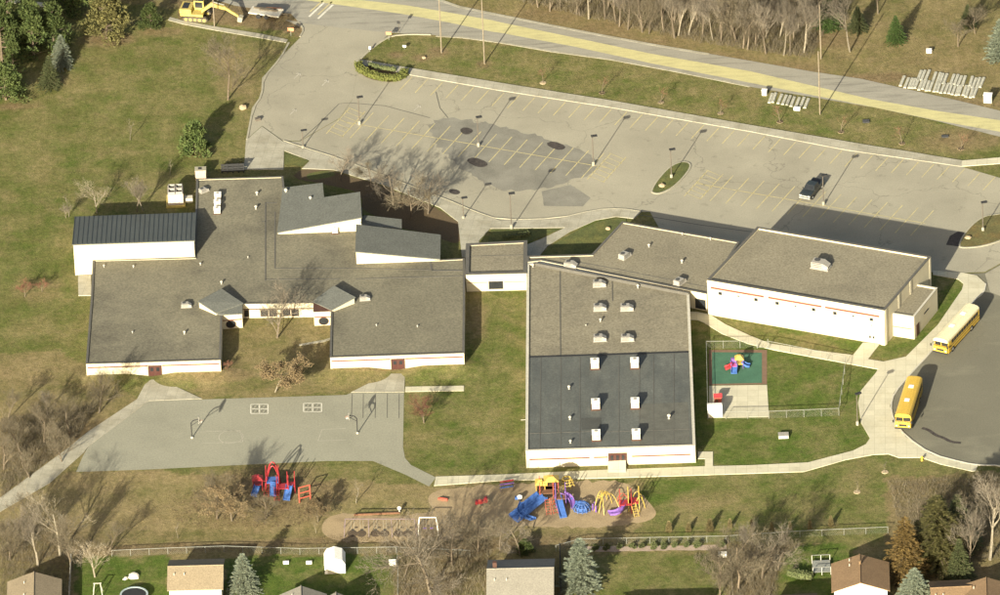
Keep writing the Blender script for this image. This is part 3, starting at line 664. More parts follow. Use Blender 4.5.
# ---------------------------------------------------------------- buildings
def centre(pts): return Vector((sum(p[0] for p in pts) / len(pts), sum(p[1] for p in pts) / len(pts), 0))
def flat_block(t, px, z, roof_m, wall_m, cop_m=None, lip=0.22, thick=0.3, cop=0.08, cap_w=None):
    """walls, a sunk flat roof behind a low parapet and a metal edge; px = roof corners in the picture"""
    w = ccw([Vector((q.x, q.y, 0)) for q in PL(px, z)])
    inn = inset(w, thick)
    mb = MB(); mb.ring(w, inn, -.3, z); t.part('wall', mb, wall_m)
    mb = MB(); mb.poly([Vector((q.x, q.y, z - lip)) for q in inset(w, thick - .03)]); r = t.part('roof', mb, roof_m)
    if cop_m:
        mb = MB(); mb.ring(inset(w, -.05), inset(w, (cap_w or thick) + .03), z + .003, z + cop); t.part('roof_edge', mb, cop_m)
    return w, r
def edge_near(w, a, b, z):
    """the two corners of footprint w nearest to picture points a, b at height z"""
    A, B = P(*a, z), P(*b, z)
    f = lambda q: min(w, key=lambda p: (p[0] - q.x) ** 2 + (p[1] - q.y) ** 2)
    return f(A), f(B)
def lines(t, par, pts_list, z, m, name='roof_seam', wd=.18):
    for pl in pts_list:
        mb = MB(); p = PL(pl, z)
        for a, b in zip(p, p[1:]):
            d = (b - a); c = (a + b) / 2; mb.box((c.x, c.y, z + .015), (d.length, wd, .05), math.atan2(d.y, d.x))
        t.sub(par, name, mb, m)
def window(t, A, B, a, b, z0, z1, frame=.08, m=None, frac=False, proud=.03):
    mb = MB(); f = frame
    if frac:
        Ln = (Vector(B[:2]) - Vector(A[:2])).length; a *= Ln; b *= Ln
    for q in ((a, b, z0, z0 + f), (a, b, z1 - f, z1), (a, a + f, z0 + f, z1 - f), (b - f, b, z0 + f, z1 - f)): mb.face_box(A, B, *q, proud, .1, False)
    w = t.part('window', mb, m or M['frame'])
    mb = MB(); mb.face_box(A, B, a + f, b - f, z0 + f, z1 - f, proud - .02, .06, False); t.sub(w, 'pane', mb, M['glass'])
    return w
def double_door(t, A, B, a, b, z1, frac=True, m=None):
    Ln = (Vector(B[:2]) - Vector(A[:2])).length
    if frac: a *= Ln; b *= Ln
    mb = MB(); f = .14
    for q in ((a, b, z1 - f, z1), (a, a + f, 0, z1 - f), (b - f, b, 0, z1 - f)): mb.face_box(A, B, *q, .10, .2, False)
    mb.face_box(A, B, a + f, b - f, 0.05, z1 - f, .012, .1, False)
    d = t.part('door_surround', mb, M['brown_trim'])
    n = max(2, round((b - a - 2 * f) / 1.0)); s = (b - a - 2 * f) / n
    for i in range(n):
        x0 = a + f + i * s + .06; x1 = x0 + s - .12
        mb = MB(); mb.face_box(A, B, x0, x1, .05, z1 - f - .05, .05, .05, False); dd = t.part('door', mb, m or M['door'])
        mb = MB(); mb.face_box(A, B, x0 + .16, x1 - .16, .95, z1 - f - .25, .062, .05, False); t.sub(dd, 'pane', mb, M['glass'])
    return d
def stripe(t, A, B, spans, z0, z1, m, out=.02, name='stripe'):
    for a, b in spans:
        mb = MB(); mb.face_box(A, B, a, b, z0, z1, out, .04); t.part(name, mb, m)

# ---- classroom wing
HC = 2.55
cw_px = [(86, 364), (220.5, 360), (222, 315), (242, 313.5), (242.2, 304), (313.5, 303), (313.7, 311.5), (331, 311), (330, 357.5), (464, 353), (464.8, 271), (464.5, 258.5), (436.5, 260), (440, 240), (362, 233), (362, 208), (323, 203), (323, 198), (284.5, 190), (283, 176.5), (196.5, 179), (194.3, 257.5), (93, 260), (91, 300)]
CWT = Thing('classroom_wing', 'sprawling low white classroom wing with grey gravel roof around an open courtyard', 'school building', P(280, 320))
cw, cwr = flat_block(CWT, cw_px, HC, M['gravel'], M['stucco'], M['coping'], lip=.1, thick=.25, cop=.05)
def wall_of(T, w, a, b, z): return edge_near(w, a, b, z)
A, B = edge_near(cw, (86, 364), (220.5, 360), HC)
stripe(CWT, A, B, [(.01, .455), (.565, .99)], 1.78, 1.98, M['red_trim']); double_door(CWT, A, B, .458, .56, 1.95)
stripe(CWT, A, B, [(0.0, 1.0)], 2.3, 2.5, M['stucco2'], .06, 'fascia')
A, B = edge_near(cw, (330, 357.5), (464, 353), HC)
stripe(CWT, A, B, [(.01, .448), (.56, .99)], 1.78, 1.98, M['red_trim']); double_door(CWT, A, B, .452, .556, 1.95)
stripe(CWT, A, B, [(0.0, 1.0)], 2.3, 2.5, M['stucco2'], .06, 'fascia')
# glazed courtyard front: pale band, long dark red opening with white panels
A, B = edge_near(cw, (242.2, 304), (313.5, 303), HC)
stripe(CWT, A, B, [(.005, .995)], 1.7, 2.45, M['stucco2'], .05, 'fascia')
stripe(CWT, A, B, [(.005, .995)], 1.5, 1.68, M['brown_trim'], .03, 'stripe')
for a, b, g in ((.02, .09, 0), (.10, .24, 1), (.25, .36, 0), (.37, .48, 0), (.49, .55, 1), (.56, .67, 0), (.68, .79, 0), (.80, .97, 1)):
    if g: stripe(CWT, A, B, [(a, b)], .25, 1.45, M['stucco2'], .06, 'white_panel')
    else: window(CWT, A, B, a, b, .25, 1.45, .07, M['brown_trim'], True)
for (a, b) in (((222, 315), (242, 313.5)), ((313.7, 311.5), (331, 311))):
    A, B = edge_near(cw, a, b, HC); Ln = (Vector(B[:2]) - Vector(A[:2])).length
    stripe(CWT, A, B, [(.02, .98)], 1.45, 1.62, M['red_trim'])
    mb = MB(); A3, B3 = Vector((A[0], A[1], 0)), Vector((B[0], B[1], 0)); d = (B3 - A3).normalized(); nn = Vector((d.y, -d.x, 0))
    cx = A3 + d * Ln * (.42 if a[0] < 300 else .55) + nn * .03
    mb.poly([cx + d * (.72 * math.cos(k * math.pi / 8)) + Vector((0, 0, .8 + .62 * math.sin(k * math.pi / 8))) for k in range(0, 16)])
    mb2 = MB()
    for k in range(16):
        a0, a1 = k * math.pi / 8, (k + 1) * math.pi / 8
        mb2.tube(cx + d * (.75 * math.cos(a0)) + Vector((0, 0, .8 + .65 * math.sin(a0))), cx + d * (.75 * math.cos(a1)) + Vector((0, 0, .8 + .65 * math.sin(a1))), .06, n=4)
    w_ = CWT.part('window', mb2, M['brown_trim']); CWT.sub(w_, 'pane', mb, M['glass'])
lines(CWT, cwr, [[(265.5, 203), (265.5, 281)], [(275, 212), (275, 268.5), (356, 268.5), (430, 270)], [(265.5, 203), (277, 203)], [(356, 279), (463, 276)], [(265.5, 279.5), (340, 279)], [(262, 222), (268, 221)]], HC - .1, M['coping'])
lines(CWT, cwr, [[(430, 262), (432, 270.5), (462, 270.5)]], HC - .1, M['coping'], 'roof_seam', .35)
# raised roofs: single-slope clerestories
def lifted(t, pts3, m_roof, name='raised_roof', ribs=0, ribdir=None, over=.12):
    p = [P(a, b, z) for a, b, z in pts3]; p = ccw(p)
    mb = MB(); mb.sides(p, HC - .4, None); t.part('clerestory_wall', mb, M['stucco'])
    q = inset(p, -over); mb = MB(); n_ = len(q); k = 0
    mb.v += [(v[0], v[1], v[2] + .003) for v in q] + [(v[0], v[1], v[2] + .16) for v in q]
    for i in range(n_):
        j = (i + 1) % n_; mb.f.append((i, j, n_ + j, n_ + i))
    mb.f.append(tuple(range(n_, 2 * n_))); mb.f.append(tuple(range(n_ - 1, -1, -1)))
    return t.part(name, mb, m_roof)
def standing_seams(t, par, c4, n, m, z_up=.163):
    """ribs over a roof plane c4 = (left-low, right-low, right-high, left-high) points"""
    mb = MB(); a, b, c, d = c4
    for i in range(n + 1):
        f = i / n; p = a.lerp(b, f); q = d.lerp(c, f); v = (q - p); h = Vector((v.x, v.y, 0)).normalized(); o = Vector((-h.y, h.x, 0)) * .03; up = Vector((0, 0, z_up)); u2 = Vector((0, 0, z_up + .07))
        k = len(mb.v); mb.v += [tuple(s) for s in (p - o + up, p + o + up, q + o + up, q - o + up, p - o + u2, p + o + u2, q + o + u2, q - o + u2)]
        for f_ in ((4, 5, 6, 7), (0, 1, 5, 4), (1, 2, 6, 5), (2, 3, 7, 6), (3, 0, 4, 7)): mb.f.append(tuple(k + s for s in f_))
    t.sub(par, 'standing_seam', mb, m, kind='stuff')
zA = lambda x: HC + .12 + (x - 278) / 83 * 2.15
lifted(CWT, [(278, 233, zA(278)), (361, 218, zA(361)), (359.5, 193, zA(359.5)), (323.3, 198.5, zA(323)), (322, 184, zA(322)), (283.5, 189, zA(283))], M['shingle'])
zB = lambda x: HC + .12 + (440 - x) / 84 * 1.95
lifted(CWT, [(356, 252, zB(356)), (439.5, 259.7, zB(439)), (440, 236, zB(440)), (357, 225.5, zB(357))], M['shingle'])
lifted(CWT, [(358.5, 225, 3.4), (401, 229, 3.3), (401, 220.5, 3.3), (364.5, 216.5, 3.4)], M['shingle'])
# corner pavilions with tilted square roofs
lifted(CWT, [(199, 302, 3.5), (216, 313.2, 2.8), (242.3, 304, 2.85), (221.5, 290, 3.45)], M['shingle'])
lifted(CWT, [(313.3, 302, 2.85), (331.6, 310.3, 2.8), (354.3, 298, 3.45), (334, 287, 3.6)], M['shingle'])
for pts in ([(217, 313.6, 2.78), (222.3, 315.2, 2.66), (242.4, 314, 2.66), (242.4, 304.4, 2.83)], [(313.3, 311.8, 2.66), (331.2, 311.2, 2.66), (331.6, 310.6, 2.78), (313.3, 302.6, 2.83)]):
    p = ccw([P(*q) for q in pts]); mb = MB(); mb.prism([Vector((v.x, v.y, v.z + .02)) for v in p], HC + .06, None); CWT.part('lower_roof', mb, M['shingle'] if pts[0][0] < 300 else M['brown_trim'])  # right lower roof is brown instead of grey: its shade put into the colour
# west hall with standing-seam roof: high wall faces the sun
WH = Thing('west_hall', 'long narrow white hall with dark standing seam roof sloping back from its tall front', 'school building', P(135, 268))
h4 = [P(73.3, 245, 5.45), P(193.9, 241, 5.45), P(195.2, 214, 3.45), P(75.8, 218, 3.45)]
mb = MB(); mb.sides(ccw(h4), -.2, None); WH.part('wall', mb, M['stucco'])
q = inset(ccw(h4), -.14); mb = MB(); mb.v = [(v[0], v[1], v[2] + .003) for v in q] + [(v[0], v[1], v[2] + .18) for v in q]
mb.f = [(i, (i + 1) % 4, 4 + (i + 1) % 4, 4 + i) for i in range(4)] + [(4, 5, 6, 7), (3, 2, 1, 0)]
r = WH.part('roof', mb, M['metal_roof']); standing_seams(WH, r, [Vector(v) for v in (q[0], q[1], q[2], q[3])], 26, M['metal_roof'], .18)
mb = MB(); mb.tube((h4[0].x + .15, h4[0].y - .1, 0), (h4[0].x + .15, h4[0].y - .1, 5.3), .06); WH.part('downpipe', mb, M['frame'])
mb = MB(); mb.face_box(h4[0], h4[1], .4, 1.5, 0.1, 2.2, .05, .1, False); WH.part('door', mb, M['frame'])
# ---- glazed link block
LT = Thing('entrance_block', 'small square white entrance block with gravel roof and one dark window', 'school building', P(496, 290))
lw, lr = flat_block(LT, [(465.8, 275), (526.3, 273.5), (526.8, 241.5), (466.6, 244.5)], 3.0, M['gravel_new'], M['stucco'], M['coping'], lip=.12, cop=.07)
A, B = edge_near(lw, (465.8, 275), (526.3, 273.5), 3.0)
window(LT, A, B, .37, .61, .35, 1.75, .14, M['dark'], True); stripe(LT, A, B, [(.02, .35), (.63, .98)], 1.55, 1.63, M['red_trim'])
lines(LT, lr, [[(467, 256.5), (526, 255)]], 2.88, M['coping'], wd=.12)
mb = MB(); mb.ring(inset(lw, -.1), inset(lw, .5), 3.08, 3.16); LT.part('parapet_cap', mb, M['coping'])
# ---- north classrooms
NT = Thing('north_classroom_block', 'pale gravel roofed low block with slanting sides behind the dark roofed hall', 'school building', P(650, 290))
nw, nr = flat_block(NT, [(527, 262), (541, 260.5), (615, 275.5), (706.8, 293.9), (739.5, 242), (622.3, 221.8), (592, 254.5), (527.2, 256.3)], 3.1, M['gravel_new'], M['stucco'], M['coping'], lip=.12, thick=.28, cop=.07)
lines(NT, nr, [[(560, 259), (615, 269), (706, 287)]], 2.98, M['coping'], wd=.1)
A, B = edge_near(nw, (615, 275.5), (706.8, 293.9), 3.1)
window(NT, A, B, .87, .985, .15, 1.9, .12, M['dark'], True)
# ---- main hall: gravel at the back, dark membrane over the front half
HM = 3.0
MT = Thing('main_hall', 'large square white hall with black membrane front roof and gravel rear roof', 'school building', P(610, 463))
mh_px = [(525.7, 451), (695.2, 445.6), (689, 292.8), (541, 262.2), (527, 263.6)]
mw, mr = flat_block(MT, mh_px, HM, M['gravel_new'], M['stucco'], M['coping_pale'], lip=.18, thick=.34, cop=.05)
wpf = PL([(527.6, 448.6), (693, 443.6), (688.6, 352), (528, 357.2)], HM - .16)
mb = MB(); mb.poly(ccw([Vector((q.x, q.y, HM - .14)) for q in wpf])); mm = MT.part('membrane_roof', mb, M['membrane'])
lines(MT, mm, [[(528, 357.2), (688.6, 352)]], HM - .12, M['dark'], wd=.4)
lines(MT, mr, [[(560, 266.5), (560.5, 356)], [(612, 277), (612.5, 301)]], HM - .17, M['coping'], wd=.14)
lines(MT, mm, [[(561, 357), (561, 449)], [(541, 357), (540, 449)], [(580, 356), (580, 448)], [(619, 355), (619, 447)], [(639.5, 354), (639.5, 446)], [(653.5, 354), (654, 446)], [(674, 353), (674, 446)], [(530, 433.5), (600, 431)], [(600, 432), (690, 429)]], HM - .145, M['coping'], wd=.09)
mb = MB(); mb.poly(ccw(PL([(581, 418), (601, 417.5), (601, 429), (582, 429.5)], HM - .10))); MT.sub(mm, 'roof_patch', mb, mat('membrane_patch', (0.055, 0.057, 0.053), 0.8, world=True))
mb = MB(); mb.poly(ccw(PL([(640, 404), (688, 402), (690, 443), (640, 445)], HM - .125))); MT.sub(mm, 'roof_patch', mb, mat('membrane_lap', (0.092, 0.092, 0.08), 0.8, world=True))
A, B = edge_near(mw, (525.7, 451), (695.2, 445.6), HM)
stripe(MT, A, B, [(.02, .375), (.40, .482), (.625, .97)], 1.38, 1.58, M['red_trim'], .025); stripe(MT, A, B, [(0, 1)], HM - .42, HM - .02, M['stucco2'], .05, 'fascia')
double_door(MT, A, B, .485, .595, 2.15)
mb = MB(); A3 = Vector((A[0], A[1], 0)); mb.tube(P(521, 420), P(521, 420) + Vector((2.0, 0, 0)), .05); MT.part('outlet_pipe', mb, M['frame'])
mb = MB(); p0 = P(536, 264.5, HM + .05); p1 = P(688.8, 294.3, HM + .05); d = p1 - p0; c = (p0 + p1) / 2; mb.box((c.x, c.y, HM + .1), (d.length, .3, .5), math.atan2(d.y, d.x)); MT.part('parapet_upstand', mb, M['coping'])
# ---- gymnasium and its annex
HG = 6.2
GT = Thing('gymnasium', 'tall white gymnasium with pale gravel roof and row of tiny high windows', 'school building', P(810, 335))
gw, gr = flat_block(GT, [(707, 280), (884.5, 310.5), (930.8, 256.6), (757.4, 227)], HG, M['gravel_new'], M['stucco'], M['coping'], lip=.25, thick=.35, cop=.06)
A, B = edge_near(gw, (707, 280), (884.5, 310.5), HG)
stripe(GT, A, B, [(.02, .32), (.345, .645), (.665, .97)], HG - 1.4, HG - 1.08, M['p_coral'] if False else mat('salmon_trim', (0.14, 0.05, 0.036), .7))
for i, f in enumerate((.073, .176, .275, .395, .498, .60, .72, .823, .925)):
    if i % 3 == 1: window(GT, A, B, f - .008, f + .008, HG - 2.1, HG - 1.75, .05, M['frame'], True)
    else: window(GT, A, B, f - .011, f + .011, HG - 2.3, HG - 1.7, .06, M['unit_grey'], True)
stripe(GT, A, B, [(0, 1)], HG - .5, HG - .02, M['stucco2'], .05, 'fascia')
stripe(GT, A, B, [(.975, 1.0)], 0, HG - .55, M['stucco2'], .12, 'pilaster')
for f in (.915, .935): window(GT, A, B, f - .006, f + .006, .8, 1.3, .05, M['unit_grey'], True)
lamp_ = MB(); lamp_.face_box(A, B, .922, .928, 3.0, 3.25, .15, .2); GT.part('wall_lamp', lamp_, M['unit_grey'])
A, B = edge_near(gw, (884.5, 310.5), (930.8, 256.6), HG)
for f in (.02, .30, .55, .97): stripe(GT, A, B, [(f - .015, f + .015)], 0, HG - .02, M['stucco2'], .1, 'pilaster')
AT = Thing('gymnasium_annex', 'low white annex with gravel roof against the east end of the gymnasium', 'school building', P(912, 335))
aw, ar = flat_block(AT, [(889.8, 313.2), (914, 317), (937.3, 288), (915.2, 284)], 4.0, M['gravel_new'], M['stucco'], M['coping_pale'], lip=.15, thick=.25, cop=.06)
A, B = edge_near(aw, (889.8, 313.2), (914, 317), 4.0); stripe(AT, A, B, [(.1, .9)], 1.7, 1.82, M['red_trim'])
A, B = edge_near(aw, (914, 317), (937.3, 288), 4.0)
mb = MB(); mb.face_box(A, B, .08, .2, .05, 2.1, .05, .12); AT.part('door', mb, M['brown_trim'])
mb = MB(); mb.face_box(A, B, .42, .60, 2.3, 2.5, .06, .1); AT.part('hand_rail', mb, M['dark'])

# ---------------------------------------------------------------- things on the roofs
ug = MB(); ug.box((0, 0, .15), (1.9, 1.0, .3)); 
def unit_flat():
    t = Local('rooftop_unit', 'x', 'rooftop unit', (0, 0, 0))
    mb = MB(); mb.box((0, 0, .06), (2.1, 1.2, .12)); t.part('kerb_frame', mb, M['unit_grey'])
    mb = MB(); mb.box((-.3, 0, .47), (1.3, 1.1, .7)); c = t.part('casing', mb, M['unit_grey'])
    mb = MB(); mb.v = [(.35, -.5, .12), (.95, -.5, .12), (.95, .5, .12), (.35, .5, .12), (.35, -.5, .82), (1.0, -.45, .45), (1.0, .45, .45), (.35, .5, .82)]
    mb.f = [(0, 1, 5, 4), (1, 2, 6, 5), (2, 3, 7, 6), (4, 5, 6, 7), (0, 3, 2, 1)]; t.part('intake_hood', mb, M['unit_grey'])
    for k in (-.3, 0, .3):
        mb = MB(); mb.box((-.3, -.553, .3 + (k + .3) * .7), (1.1, .02, .07)); t.sub(c, 'louvre', mb, M['grille'])
    mb = MB(); mb.lathe((-.45, .1, .82), [(.33, 0), (.33, .08)], 10); t.sub(c, 'fan_guard', mb, M['grille'])
    return t.o
uf = Kind(unit_flat())
G1 = 'low hooded units on the gravel roofs'
for (px, py, z, lab) in ((599.5, 285.5, HM, 'low hooded vent unit on main hall roof nearest the slanting rear parapet'), (600, 309.5, HM, 'low hooded vent unit in left column, middle of the gravel roof'), (627, 309.5, HM, 'low hooded vent unit in right column, rear one of two on gravel'),
        (600, 340, HM, 'low hooded vent unit in left column just behind the black membrane'), (627.5, 340, HM, 'low hooded vent unit in right column just behind the black membrane')):
    uf.put(P(px, py, z - .17), 0, 1.0, lab, G1)
for (px, py, rz, lab) in ((571, 266.5, -.35, 'hooded unit on narrow strip of north roof beside the slanting parapet'), (625, 257, .9, 'hooded unit in the middle of the north block gravel roof'), (680, 283, .9, 'hooded unit on north roof corner close to the gymnasium')):
    uf.put(P(px, py, 2.99), rz, 1.0, lab, G1)
uf.put(P(821, 267.5, HG - .24), -.42, 1.4, 'large pale hooded unit alone on the gymnasium roof', None)
def unit_box():
    t = Local('rooftop_unit', 'x', 'rooftop unit', (0, 0, 0))
    mb = MB(); mb.box((0, 0, .1), (1.45, 1.5, .2)); t.part('kerb_frame', mb, M['brown_trim'])
    mb = MB(); mb.box((0, 0, .72), (1.2, 1.3, 1.04)); c = t.part('casing', mb, M['unit'])
    mb = MB(); mb.box((0, .05, 1.262), (1.3, 1.4, .045)); t.part('lid', mb, M['white'])
    mb = MB(); mb.lathe((0, .25, 1.285), [(.27, 0), (.27, .06)], 10); t.part('fan_guard', mb, M['unit_grey'])
    mb = MB(); mb.box((.15, -.653, .85), (.55, .02, .35)); t.sub(c, 'louvre', mb, M['unit_grey'])
    return t.o
ub = Kind(unit_box())
for px, py, r_, s_ in ((595, 367.5, 'rear', 'left'), (634.8, 366.8, 'rear', 'right'), (595.8, 408, 'middle', 'left'), (635.2, 407, 'middle', 'right'), (596.3, 439, 'front', 'left'), (636.3, 438.3, 'front', 'right')):
    ub.put(P(px, py, HM - .12), rng.uniform(-.03, .03), 1.0, 'white box unit on black membrane, %s row, %s hand column' % (r_, s_), 'white box units on the black membrane roof')
def vent():
    t = Local('roof_vent', 'x', 'roof vent', (0, 0, 0))
    mb = MB(); mb.lathe((0, 0, 0), [(.2, 0), (.16, .08), (.14, .45)], 8); t.part('stack', mb, M['unit_grey'])
    mb = MB(); mb.lathe((0, 0, .45), [(.26, 0), (.26, .12), (.1, .25)], 8); t.part('cowl', mb, M['unit']); return t.o
rv = Kind(vent())
for px, py, z, s, lab in ((569, 389, HM, .9, 'small vent stack on membrane left side, rearmost of three'), (570, 419.5, HM, .9, 'small vent stack on membrane left side, middle of three'), (570.5, 443, HM, .8, 'small vent stack on membrane left side, nearest the front edge'),
        (669, 418.5, HM, 1.1, 'vent stack on the paler right strip of membrane roof'), (533, 267, HM, .8, 'small vent at the rear left corner of main hall roof'), (638, 288, HM, .9, 'pale vent near the slanting parapet on main hall roof'), (600.5, 321.5, HM, .8, 'small vent between two left column units on gravel roof'), (586, 326, HM, .4, 'tiny vent left of the lowest gravel roof units'),
        (682, 263, 3.1, .9, 'vent with dark shadow on right part of north block roof'), (710.5, 240, 3.1, .7, 'tiny white vent by north parapet, right hand one'), (682.5, 235, 3.1, .6, 'tiny white vent by north parapet, left hand one'), (649, 247, 3.1, .8, 'bent pipe vent near middle of north block roof'),
        (257, 195, HC, .9, 'white vent on classroom roof left of clerestory, rear one of two'), (256, 209, HC, .9, 'white vent on classroom roof left of clerestory, front one of two'), (184.5, 334, HC, .8, 'lone white vent on the west wing roof'), (104, 267, HC, .6, 'tiny white vent just in front of west hall wall, left one'), (133.5, 267.5, HC, .6, 'tiny white vent just in front of west hall wall, middle one'), (200.5, 265, HC, .6, 'tiny white vent past the corner of west hall'), (221.5, 284, HC, .8, 'thin white vent behind the left pavilion roof'), (132.5, 333, HC, .5, 'tiny white vent in middle of west wing roof'),
        (286, 193, zA(286) + .1, 1.1, 'white vent at low end of left clerestory roof'), (310.5, 200, zA(310) + .1, .9, 'pale vent in middle of left clerestory roof'), (376.5, 326, HC, .5, 'tiny vent on east wing roof, left of two'), (417.5, 327, HC, .5, 'tiny vent on east wing roof, right of two'), (343.5, 231.5, HC, .7, 'small vent beside unit at foot of left clerestory wall'), (248, 258, HC, .45, 'tiny vent on bare roof west of the dark seam')):
    rv.put(P(px, py, z - .1), rng.uniform(0, 6), s, lab, 'small roof vents')
for px, py, lab in ((217.8, 198, 'white roof fan box in row of three, rearmost'), (217.4, 205.5, 'white roof fan box in row of three, middle'), (217.2, 212.5, 'white roof fan box in row of three, nearest')):
    ub.put(P(px, py, HC - .08), 0, (.85, .85, .6), lab, 'row of three fan boxes on the classroom roof')
uf.put(P(204, 191.5, HC - .08), .6, .75, 'small grey hooded unit near north west corner of classroom roof', None)
uf.put(P(186.5, 306.5, HC - .08), 0, .8, 'small dark topped unit on west wing roof beside pavilion', None)
uf.put(P(365, 299.5, HC - .08), .05, .8, 'small unit on east wing roof beside the right pavilion', None)
ub.put(P(335, 232.5, HC - .08), 0, (.8, .7, .7), 'white box unit at foot of left clerestory wall', None)
# open-topped cooling tower beside the west hall
t = Thing('cooling_tower', 'boxy grey cooling tower with four open fan bays on yellowish base by west hall', 'cooling tower', P(176, 206))
c = P(176, 206)
mb = MB(); mb.box((c.x, c.y + 1.2, .15), (3.0, 3.6, .3)); t.part('base', mb, M['digger'])
mb = MB(); mb.box((c.x, c.y + 1.2, 1.25), (2.4, 2.8, 1.9)); t.part('casing', mb, mat('pinkish_panel', (0.40, .34, .31), .7))
for i in (-1, 1):
    for j in (-1, 1):
        mb = MB(); ox, oy = c.x + i * .58, c.y + 1.2 + j * .67; r4 = [Vector((ox + a * .52, oy + b * .6, 0)) for a, b in ((-1, -1), (1, -1), (1, 1), (-1, 1))]
        mb.ring(r4, inset(r4, .1), 2.2, 2.55); f_ = t.part('fan_frame', mb, M['unit_grey'])
        mb = MB(); mb.poly([Vector((v.x, v.y, 2.24)) for v in inset(r4, .09)]); t.sub(f_, 'fan_guard', mb, M['grille'])
mb = MB(); q = P(188, 203); mb.box((q.x, q.y + .5, .4), (1.5, 1.0, .8)); t.part('pump_box', mb, M['unit'])
# low walls of the service yard north of the classrooms
def tall_fence(name, label, cat, a, b, n, h, m):
    A, B = P(*a), P(*b); t = Thing(name, label, cat, (A + B) / 2); d = (B - A).normalized()
    for i in range(n + 1):
        p = A.lerp(B, i / n); mb = MB(); mb.box((p.x, p.y, h / 2), (.16, .16, h), math.atan2(d.y, d.x)); t.part('post', mb, m)
    for i in range(n):
        p, q = A.lerp(B, (i + .06) / n), A.lerp(B, (i + .94) / n); c = (p + q) / 2
        for z in (.45, .95, 1.45, 1.95):
            if z > h: continue
            mb = MB(); mb.box((c.x, c.y, z), ((q - p).length, .05, .4), math.atan2(d.y, d.x)); t.part('board', mb, m)
tall_fence('board_fence', 'dark board fence along the north side of the classroom roof', 'fence', (222, 173.5), (244, 172.5), 4, 1.7, M['dark'])
t = Thing('brick_enclosure', 'small pinkish box at the north west corner of the classroom roof', 'utility box', P(201, 181)); c = P(201, 180.5)
mb = MB(); mb.box((c.x, c.y + .5, .9), (1.7, 1.2, 1.8)); t.part('casing', mb, mat('pink_block', (.42, .31, .25), .9)); mb = MB(); mb.box((c.x, c.y + .5, 1.83), (1.8, 1.3, .07)); t.part('lid', mb, M['kerb']); mb = MB(); mb.box((c.x - .1, c.y + .5, 1.9), (.5, .5, .1)); t.part('hatch', mb, M['dark'])
# ---------------------------------------------------------------- trees and shrubs
def bare_model(seed, h=8.0, spread=1.0, bark='bark', twig='twig', leaves=None, lean=0.0, dens=1.0, low=.28, upright=.5):
    r = random.Random(seed); tb, cb, lb = MB(), MB(), MB()
    def bend(d, a):
        o = d.orthogonal().normalized(); o = Matrix.Rotation(r.uniform(0, 6.283), 3, d) @ o
        return (d * math.cos(a) + o * math.sin(a)).normalized()
    def blade(p, q, w0):
        v = (q - p).normalized(); s = v.cross(Vector((r.uniform(-1, 1), r.uniform(-1, 1), r.uniform(-1, 1)))).normalized() * w0 / 2
        k = len(cb.v); cb.v += [tuple(p - s), tuple(p + s), tuple(q)]; cb.f.append((k, k + 1, k + 2))
    def grow(p, d, L_, rad, lev):
        seg = 3 if lev < 2 else 2; pts = [p]; q = p; dd = d
        for i in range(seg):
            dd = (bend(dd, r.uniform(.05, .28)) + Vector((0, 0, .08 * upright * 2))).normalized(); q = q + dd * (L_ / seg); pts.append(q)
        mbx = tb if lev < 2 else cb
        for i in range(seg):
            r0 = rad * (1 - .55 * i / seg); r1 = rad * (1 - .55 * (i + 1) / seg)
            if lev < 3: mbx.tube(pts[i], pts[i + 1], r0, r1, 5 if lev == 0 else 3, False)
            else: blade(pts[i], pts[i + 1] if i < seg - 1 else pts[i + 1], r0 * 2)
        if lev >= 4: return
        n = {0: 10, 1: 8, 2: 8, 3: 6}[lev]; n = max(2, int(n * dens + r.random()))
        for j in range(n):
            f = r.uniform(low if lev == 0 else .25, 1.0); i = min(seg - 1, int(f * seg)); u = f * seg - i; b0 = pts[i].lerp(pts[i + 1], u)
            ang = r.uniform(.45, .95) * spread if lev == 0 else r.uniform(.35, .9)
            cd_ = bend(dd if f > .8 else (pts[i + 1] - pts[i]).normalized(), ang)
            cd_ = (cd_ + Vector((0, 0, .35 * upright))).normalized()
            ratio = {0: .62, 1: .58, 2: .56, 3: .62}[lev]
            grow(b0, cd_, L_ * ratio * r.uniform(.7, 1.15) * (1.15 - .35 * f), max(.0085, rad * {0: .36, 1: .42, 2: .45, 3: .6}[lev] * (1.1 - .4 * f)), lev + 1)
            if leaves and lev >= 2 and r.random() < .8:
                for _ in range(2):
                    c = b0 + Vector((r.uniform(-.25, .25), r.uniform(-.25, .25), r.uniform(-.25, .25))); a = Vector((r.uniform(-1, 1), r.uniform(-1, 1), r.uniform(-1, 1))).normalized() * .07; b_ = a.orthogonal().normalized() * .05
                    lb.poly([c - a, c + b_, c + a, c - b_])
    d0 = Vector((lean, 0, 1)).normalized()
    grow(Vector((0, 0, -.1)), d0, h * .62, h * .0145, 0)
    t = Local('bare_tree', 'x', 'tree', (0, 0, 0)); t.part('trunk', tb, M[bark]); t.part('crown', cb, M[twig])
    if leaves: t.part('leaf_cluster', lb, M[leaves], kind='stuff')
    top = max(v[2] for v in cb.v); t.o['_h'] = top
    return t.o
def quad_leaf(mb, c, a, b): mb.poly([c - a, c - a * .2 + b, c + a, c - a * .2 - b])
